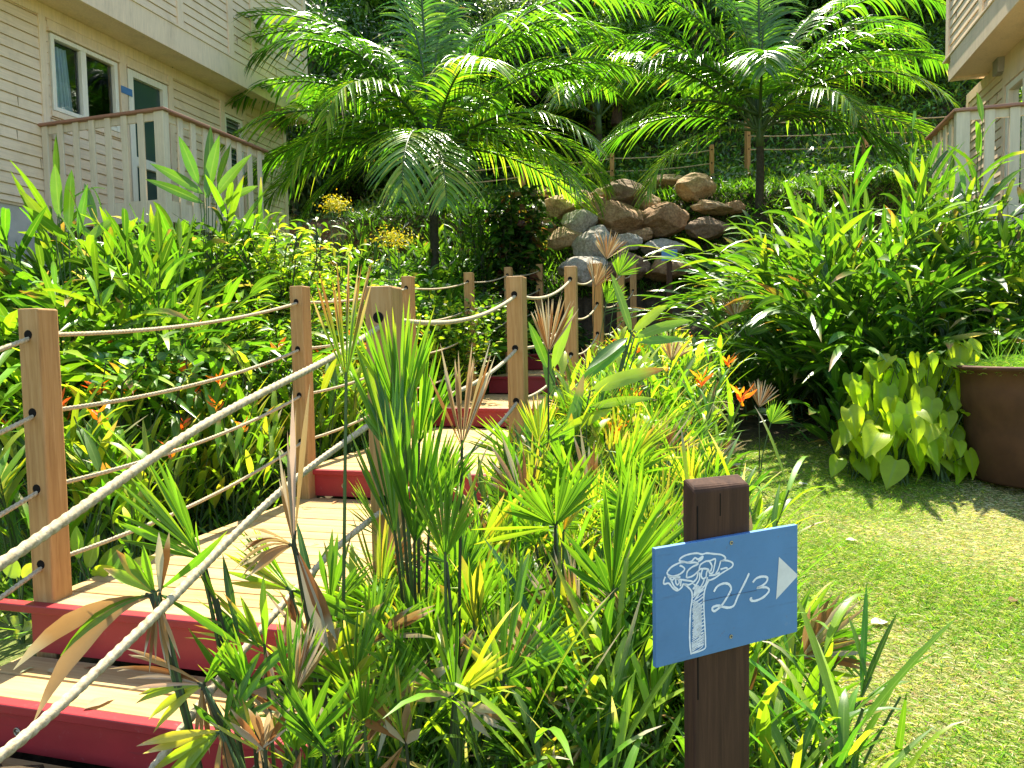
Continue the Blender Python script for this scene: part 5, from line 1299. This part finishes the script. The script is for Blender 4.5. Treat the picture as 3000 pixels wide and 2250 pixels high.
# filler fan palms growing under the tall ones
def fan_variant(seed, H):
    root = empty('fan_palm')
    for j in range(rng.integers(4, 7)):
        a = rng.uniform(-.5, .5); h = H*rng.uniform(.45, 1); ap = np.array([math.sin(a)*h*.5, rng.uniform(-.12, .12), h])
        kind = rng.choice(['fresh', 'bright', 'yellow', 'dead', 'dark'], p=[.32, .34, .10, .12, .12]); cols, tip, ta = KIND[kind]
        lf = LF(); fan_into(lf, ap, a*1.6+rng.normal(0, .5), rng.uniform(.18, .33), R(rng.uniform(14, 50)), int(rng.integers(9, 19)), cols, tip, ta, rng.uniform(-.6, .4), droop=.14, wmul=.85)
        o = lf.build('fan_leaf', M['dry' if kind == 'dead' else 'leaf'], root)
        b = MB(); b.tube([Vector((0, 0, -.05)), Vector((ap[0]*.3, ap[1]*.4, h*.5)), Vector(ap)], .004, 6, cap=False); b.build('petiole', M['cane'], o, smooth=True)
    return root
FV = [fan_variant(i, .68) for i in range(12)]
LBF = 'young fan palm with pleated leaves crowded among its twins between the stairs and the sign'
def fz_ok(u, v):
    x, y = xy_of(u, v)
    return y > 1.45 and x < np.interp(y, [1, 2.4, 4.6], [.62, .72, 1.2]) and not (abs(x-.36) < .14 and y < 1.75)
for (u, v) in poisson(150, (-.95, 1.3), (1.5, 4.3), .13, fz_ok):
    x, y = xy_of(u, v); place_variant(FV, r2.randrange(12), x, y, r2.uniform(.7, 1.2)*np.interp(y, [1.4, 2.2, 4], [.80, 1.0, 1.15]), LBF, 'fan palm', 'fan palms in front of the stairs').rotation_euler[2] = r2.uniform(-.9, .9)
FVs = [heliconia(30+i, .62, .34, .018, BR+YG[:2]+MD, False, 15) for i in range(4)]
for o in FVs: o.name = 'strap_leaved_plant'
for (u, v) in poisson(150, (-.95, 1.3), (1.5, 4.3), .13, fz_ok):
    x, y = xy_of(u, v); place_variant(FVs, r2.randrange(4), x, y, r2.uniform(.7, 1.2), 'strap-leaved seedling in the undergrowth below the fan palms', 'plant', 'strap-leaved seedlings in the undergrowth')

# dry litter and low ground cover
def litter(nn, fu, fv, ok, L0, cols, lab, nm, mat, upz=.15, kind='stuff'):
    u_ = rng.uniform(*fu, nn); v_ = rng.uniform(*fv, nn); x = CA*u_+SA*v_; y = -SA*u_+CA*v_; kk = ok(u_, v_, x, y); x, y = x[kk], y[kk]; k = len(x)
    th = rng.uniform(0, 6.28, k); B = np.stack([x, y, g(x, y)+rng.uniform(0, .05, k)], 1)
    lf = LF(); lf.blades(B, np.stack([np.cos(th), np.sin(th), rng.uniform(0, 1, k)*upz*2], 1), rng.normal(0, .3, (k, 3))+np.array([0, 0, 1]), L0*rng.uniform(.5, 1.5, k), np.minimum(L0*.09, .012 if nm == 'dry_straw' else 1)*rng.uniform(.6, 1.6, k), .25 if nm == 'dry_straw' else .1, .3, 3, 'lance', vary(k, cols, .25))
    return tag(lf.build(nm, M[mat]), lab, 'ground cover', kind='stuff')
litter(5000, (-.95, 2.4), (1, 5.5), lambda u, v, x, y: x < np.interp(y, [1, 2.4, 4.6, 6.1, 9], [.55, .7, 1.25, 1.85, 2.5]), .42, DEAD+TANL, 'tall dry straw standing among the green fans', 'dry_straw', 'dry', 1.3)
litter(7000, (-.95, 2.4), (1, 10), lambda u, v, x, y: x < np.interp(y, [1, 2.4, 4.6, 6.1, 9], [.55, .7, 1.25, 1.85, 2.5]), .24, DEAD+TANL, 'dry fallen leaves and straw under the plants right of the stairs', 'dry_litter', 'dry')
litter(16000, (-.95, 2.4), (1.2, 10), lambda u, v, x, y: x < np.interp(y, [1, 2.4, 4.6, 6.1, 9], [.55, .7, 1.25, 1.85, 2.5]), .20, BR+YG+MD, 'low narrow-leaved ground cover right of the stairs', 'ground_cover', 'leaf', .9)
litter(26000, (-9, -2.88), (2.6, 12.6), lambda u, v, x, y: u > -3.2-.9*np.maximum(0, v-2.2), .20, BR+YG+MD, 'low leafy ground cover left of the stairs', 'ground_cover', 'leaf', .9)
litter(9000, (-1, 8), (6.9, 13.6), lambda u, v, x, y: u > .8, .2, DK+MD+DEAD, 'dark leaf litter and weeds under the ginger bushes', 'ground_cover', 'leaf', .5)
litter(26000, (-8, 4), (11.0, 16.0), lambda u, v, x, y: (u < -2.9) | (v > 13.1), .26, MD+BR+DK, 'weeds growing between and around the boulders', 'ground_cover', 'leaf', .8)
hero_leaves('seedling', 'light green round-leaved seedling between the nearest left post and the platform', 'plant', 3.35, [(190, 1230, 215, 1150, 36, 0), (215, 1240, 270, 1170, 32, 0), (240, 1245, 290, 1190, 30, .1), (170, 1210, 165, 1130, 28, 0), (260, 1240, 340, 1200, 26, .1), (200, 1245, 250, 1225, 30, -.1)], BR+YG, (215, 1290), droop=.2)
hero_leaves('seedling', 'light green seedling with rounded leaves at the left edge beside the platform end', 'plant', 3.3, [(40, 1250, 10, 1200, 36, 0), (50, 1250, 80, 1215, 30, 0), (40, 1320, 95, 1300, 30, 0), (30, 1380, 80, 1340, 28, 0), (60, 1360, 20, 1330, 26, 0)], BR+YG, (50, 1400), droop=.2)

# ---------- bright heart-leaved plants (a clump of several)
def heart(lf_V, lf_F, lf_C, base, tip_dir, nrm_, L_, col):
    T = Vector(tip_dir).normalized(); N_ = Vector(nrm_); N_ = (N_-T*N_.dot(T)).normalized(); S = T.cross(N_)
    out = [(-.28, .16), (-.20, .34), (0, .46), (.22, .47), (.45, .38), (.68, .23), (.86, .09), (1.0, 0)]
    n0 = len(lf_V); mid_ = [(-.02, 0), (.0, 0), (.12, 0), (.28, 0), (.47, 0), (.69, 0), (.87, 0), (1, 0)]
    wav = random.uniform(0, 6); asp = random.uniform(.72, 1.0); cup = random.uniform(.1, .9)
    for i in range(8):
        for s_, (a, w_) in ((-1, out[i]), (0, mid_[i]), (1, out[i])):
            w_ = w_*asp; z = (cup*w_*w_*1.6 if s_ else 0) - .22*max(a, 0)**2 + (.025*math.sin(i*1.9+wav+s_) if s_ else 0)
            p = Vector(base)+T*(a*L_)+S*(s_*w_*L_)+N_*(z*L_)
            if s_:
                p2 = p
            lf_V.append(tuple(p)); lf_C.append((*col, abs(s_)))
    for i in range(7):
        for q in (0, 1):
            a = n0+3*i+q; lf_F.append((a, a+1, a+4, a+3))
def heart_plant(label, x, y, nleaf, spread, H):
    gg = gz(x, y); root = empty('elephant_ear_plant', (x, y, gg)); tag(root, label, 'elephant ear plant', 'bright elephant ear plants beside the pot'); cur = []
    V, F_, C_ = [], [], []
    for i in range(nleaf):
        a = rng.uniform(0, 6.28); q = rng.uniform(.1, 1); h = H*rng.uniform(.25, 1.0); px_, py_ = math.cos(a)*spread*q, math.sin(a)*spread*q
        base = (px_, py_, h); face = np.array([px_*1.2+rng.normal(0, .3), py_-.30+rng.normal(0, .3), rng.uniform(.05, .6)]); td = (face[0]*.45+rng.normal(0, .15), face[1]*.6, rng.uniform(-1.1, -.1))
        heart(V, F_, C_, base, td, face+np.array([rng.normal(0, .25), -.1, .55]), rng.uniform(.10, .24), vary(1, [(.38, .50, .02), (.46, .56, .025), (.32, .46, .02)], .1)[0])
        cur.append(([Vector((rng.normal(0, .04), rng.normal(0, .04), -.03)), Vector((px_*.4, py_*.4, h*.6)), Vector(base)], .006, .0035))
    me = bpy.data.meshes.new('foliage'); me.from_pydata(V, [], F_); at = me.color_attributes.new('tint', 'FLOAT_COLOR', 'POINT'); at.data.foreach_set('color', np.array(C_, np.float32).ravel())
    me.polygons.foreach_set('use_smooth', [True]*len(F_)); me.materials.append(M['taro']); o = bpy.data.objects.new('foliage', me); link(o, root)
    md = o.modifiers.new('sub', 'SUBSURF'); md.levels = md.render_levels = 1
    build_stems('stem', cur, M['stem'], root); return root
for (px_, Y_, n_, sp, H_, lb) in ((1895, 5.7, 30, .24, .78, 'elephant ear plant with its tallest leaf at the left of the bright clump'), (1990, 5.6, 38, .28, .80, 'elephant ear plant in the middle of the bright yellow-green clump'), (2060, 5.6, 30, .22, .86, 'elephant ear plant touching the brown pot'), (1940, 5.35, 26, .26, .55, 'low elephant ear plant at the front of the bright clump'), (1855, 5.5, 16, .20, .45, 'small elephant ear plant at the left end of the bright clump'), (2030, 5.35, 20, .2, .45, 'low elephant ear plant at the front near the pot')):
    p = D(px_, 1000, Y_); heart_plant(lb, p.x, p.y, int(n_*1.6), sp, H_*1.16)

# fallen leaves on the lawn
fl = [(1905, 1350, 34, (.70, .66, .55), 'pale cream fallen leaf on the lawn right of the blue board'), (1855, 1385, 40, (.40, .28, .18), 'curled brown fallen leaf on the lawn below the pale cream one'), (1735, 1048, 16, (.72, .68, .55), 'small white fallen petal on the lawn above the sign'), (1875, 1520, 26, (.24, .12, .07), 'dark brown fallen leaf in the lower middle of the lawn'), (2195, 1300, 26, (.22, .13, .07), 'brown fallen leaf at the right edge of the lawn'), (1790, 1415, 22, (.66, .58, .46), 'narrow tan fallen leaf left of the curled brown one'), (1840, 1170, 20, (.6, .52, .40), 'tan fallen leaf on the lawn beside the top of the board')]
for (x_, y_, wp, c_, lb) in fl:
    r_ = ray(x_*1.3562, y_*1.3562); Yl = 3.0
    for _ in range(30): Yl = gz(r_.x*Yl, Yl)/r_.z
    x, y = r_.x*Yl, Yl; Lw = wp*1.3562/F*Yl*1.3
    lf = LF(); a = rng.uniform(-.6, .6); lf.blades([(-Lw/2, 0, .0)], (1, .3, .16), (0, -.2, 1), Lw, Lw*.5, .20, .35, 8, 'ovate', c_, wave=.08)
    o = lf.build('fallen_leaf', M['dry']); o.location = (x, y, gz(x, y)+.006); o.rotation_euler = (0, 0, a); tag(o, lb, 'leaf')

# dry leaf bits lying on the boards
for i in range(34):
    u, v = r2.uniform(UL+.1, UR-.05), r2.choice([r2.uniform(2.0, 2.3), r2.uniform(2.4, 4.4), r2.uniform(2.4, 4.4), r2.uniform(4.6, 7), r2.uniform(7.1, 9)])
    z = [zz for zz, vv in zip(ZL, VL) if vv <= v][-1]; Lw = r2.uniform(.03, .11)
    lf = LF(); lf.blades([(-Lw/2, 0, .002)], (1, 0, .12), (0, -.2, 1), Lw, Lw*r2.uniform(.12, .45), .14, .3, 5, 'lance', vary(1, DEAD+TANL, .2)[0], wave=.06)
    o = lf.build('dry_leaf', M['dry']); x, y = xy_of(u, v); o.location = (x, y, z+.004); o.rotation_euler = (0, 0, r2.uniform(0, 6.28))
    tag(o, 'small dry leaf scrap lying on the pine boards of the walkway', 'leaf', 'dry leaf scraps on the boardwalk')
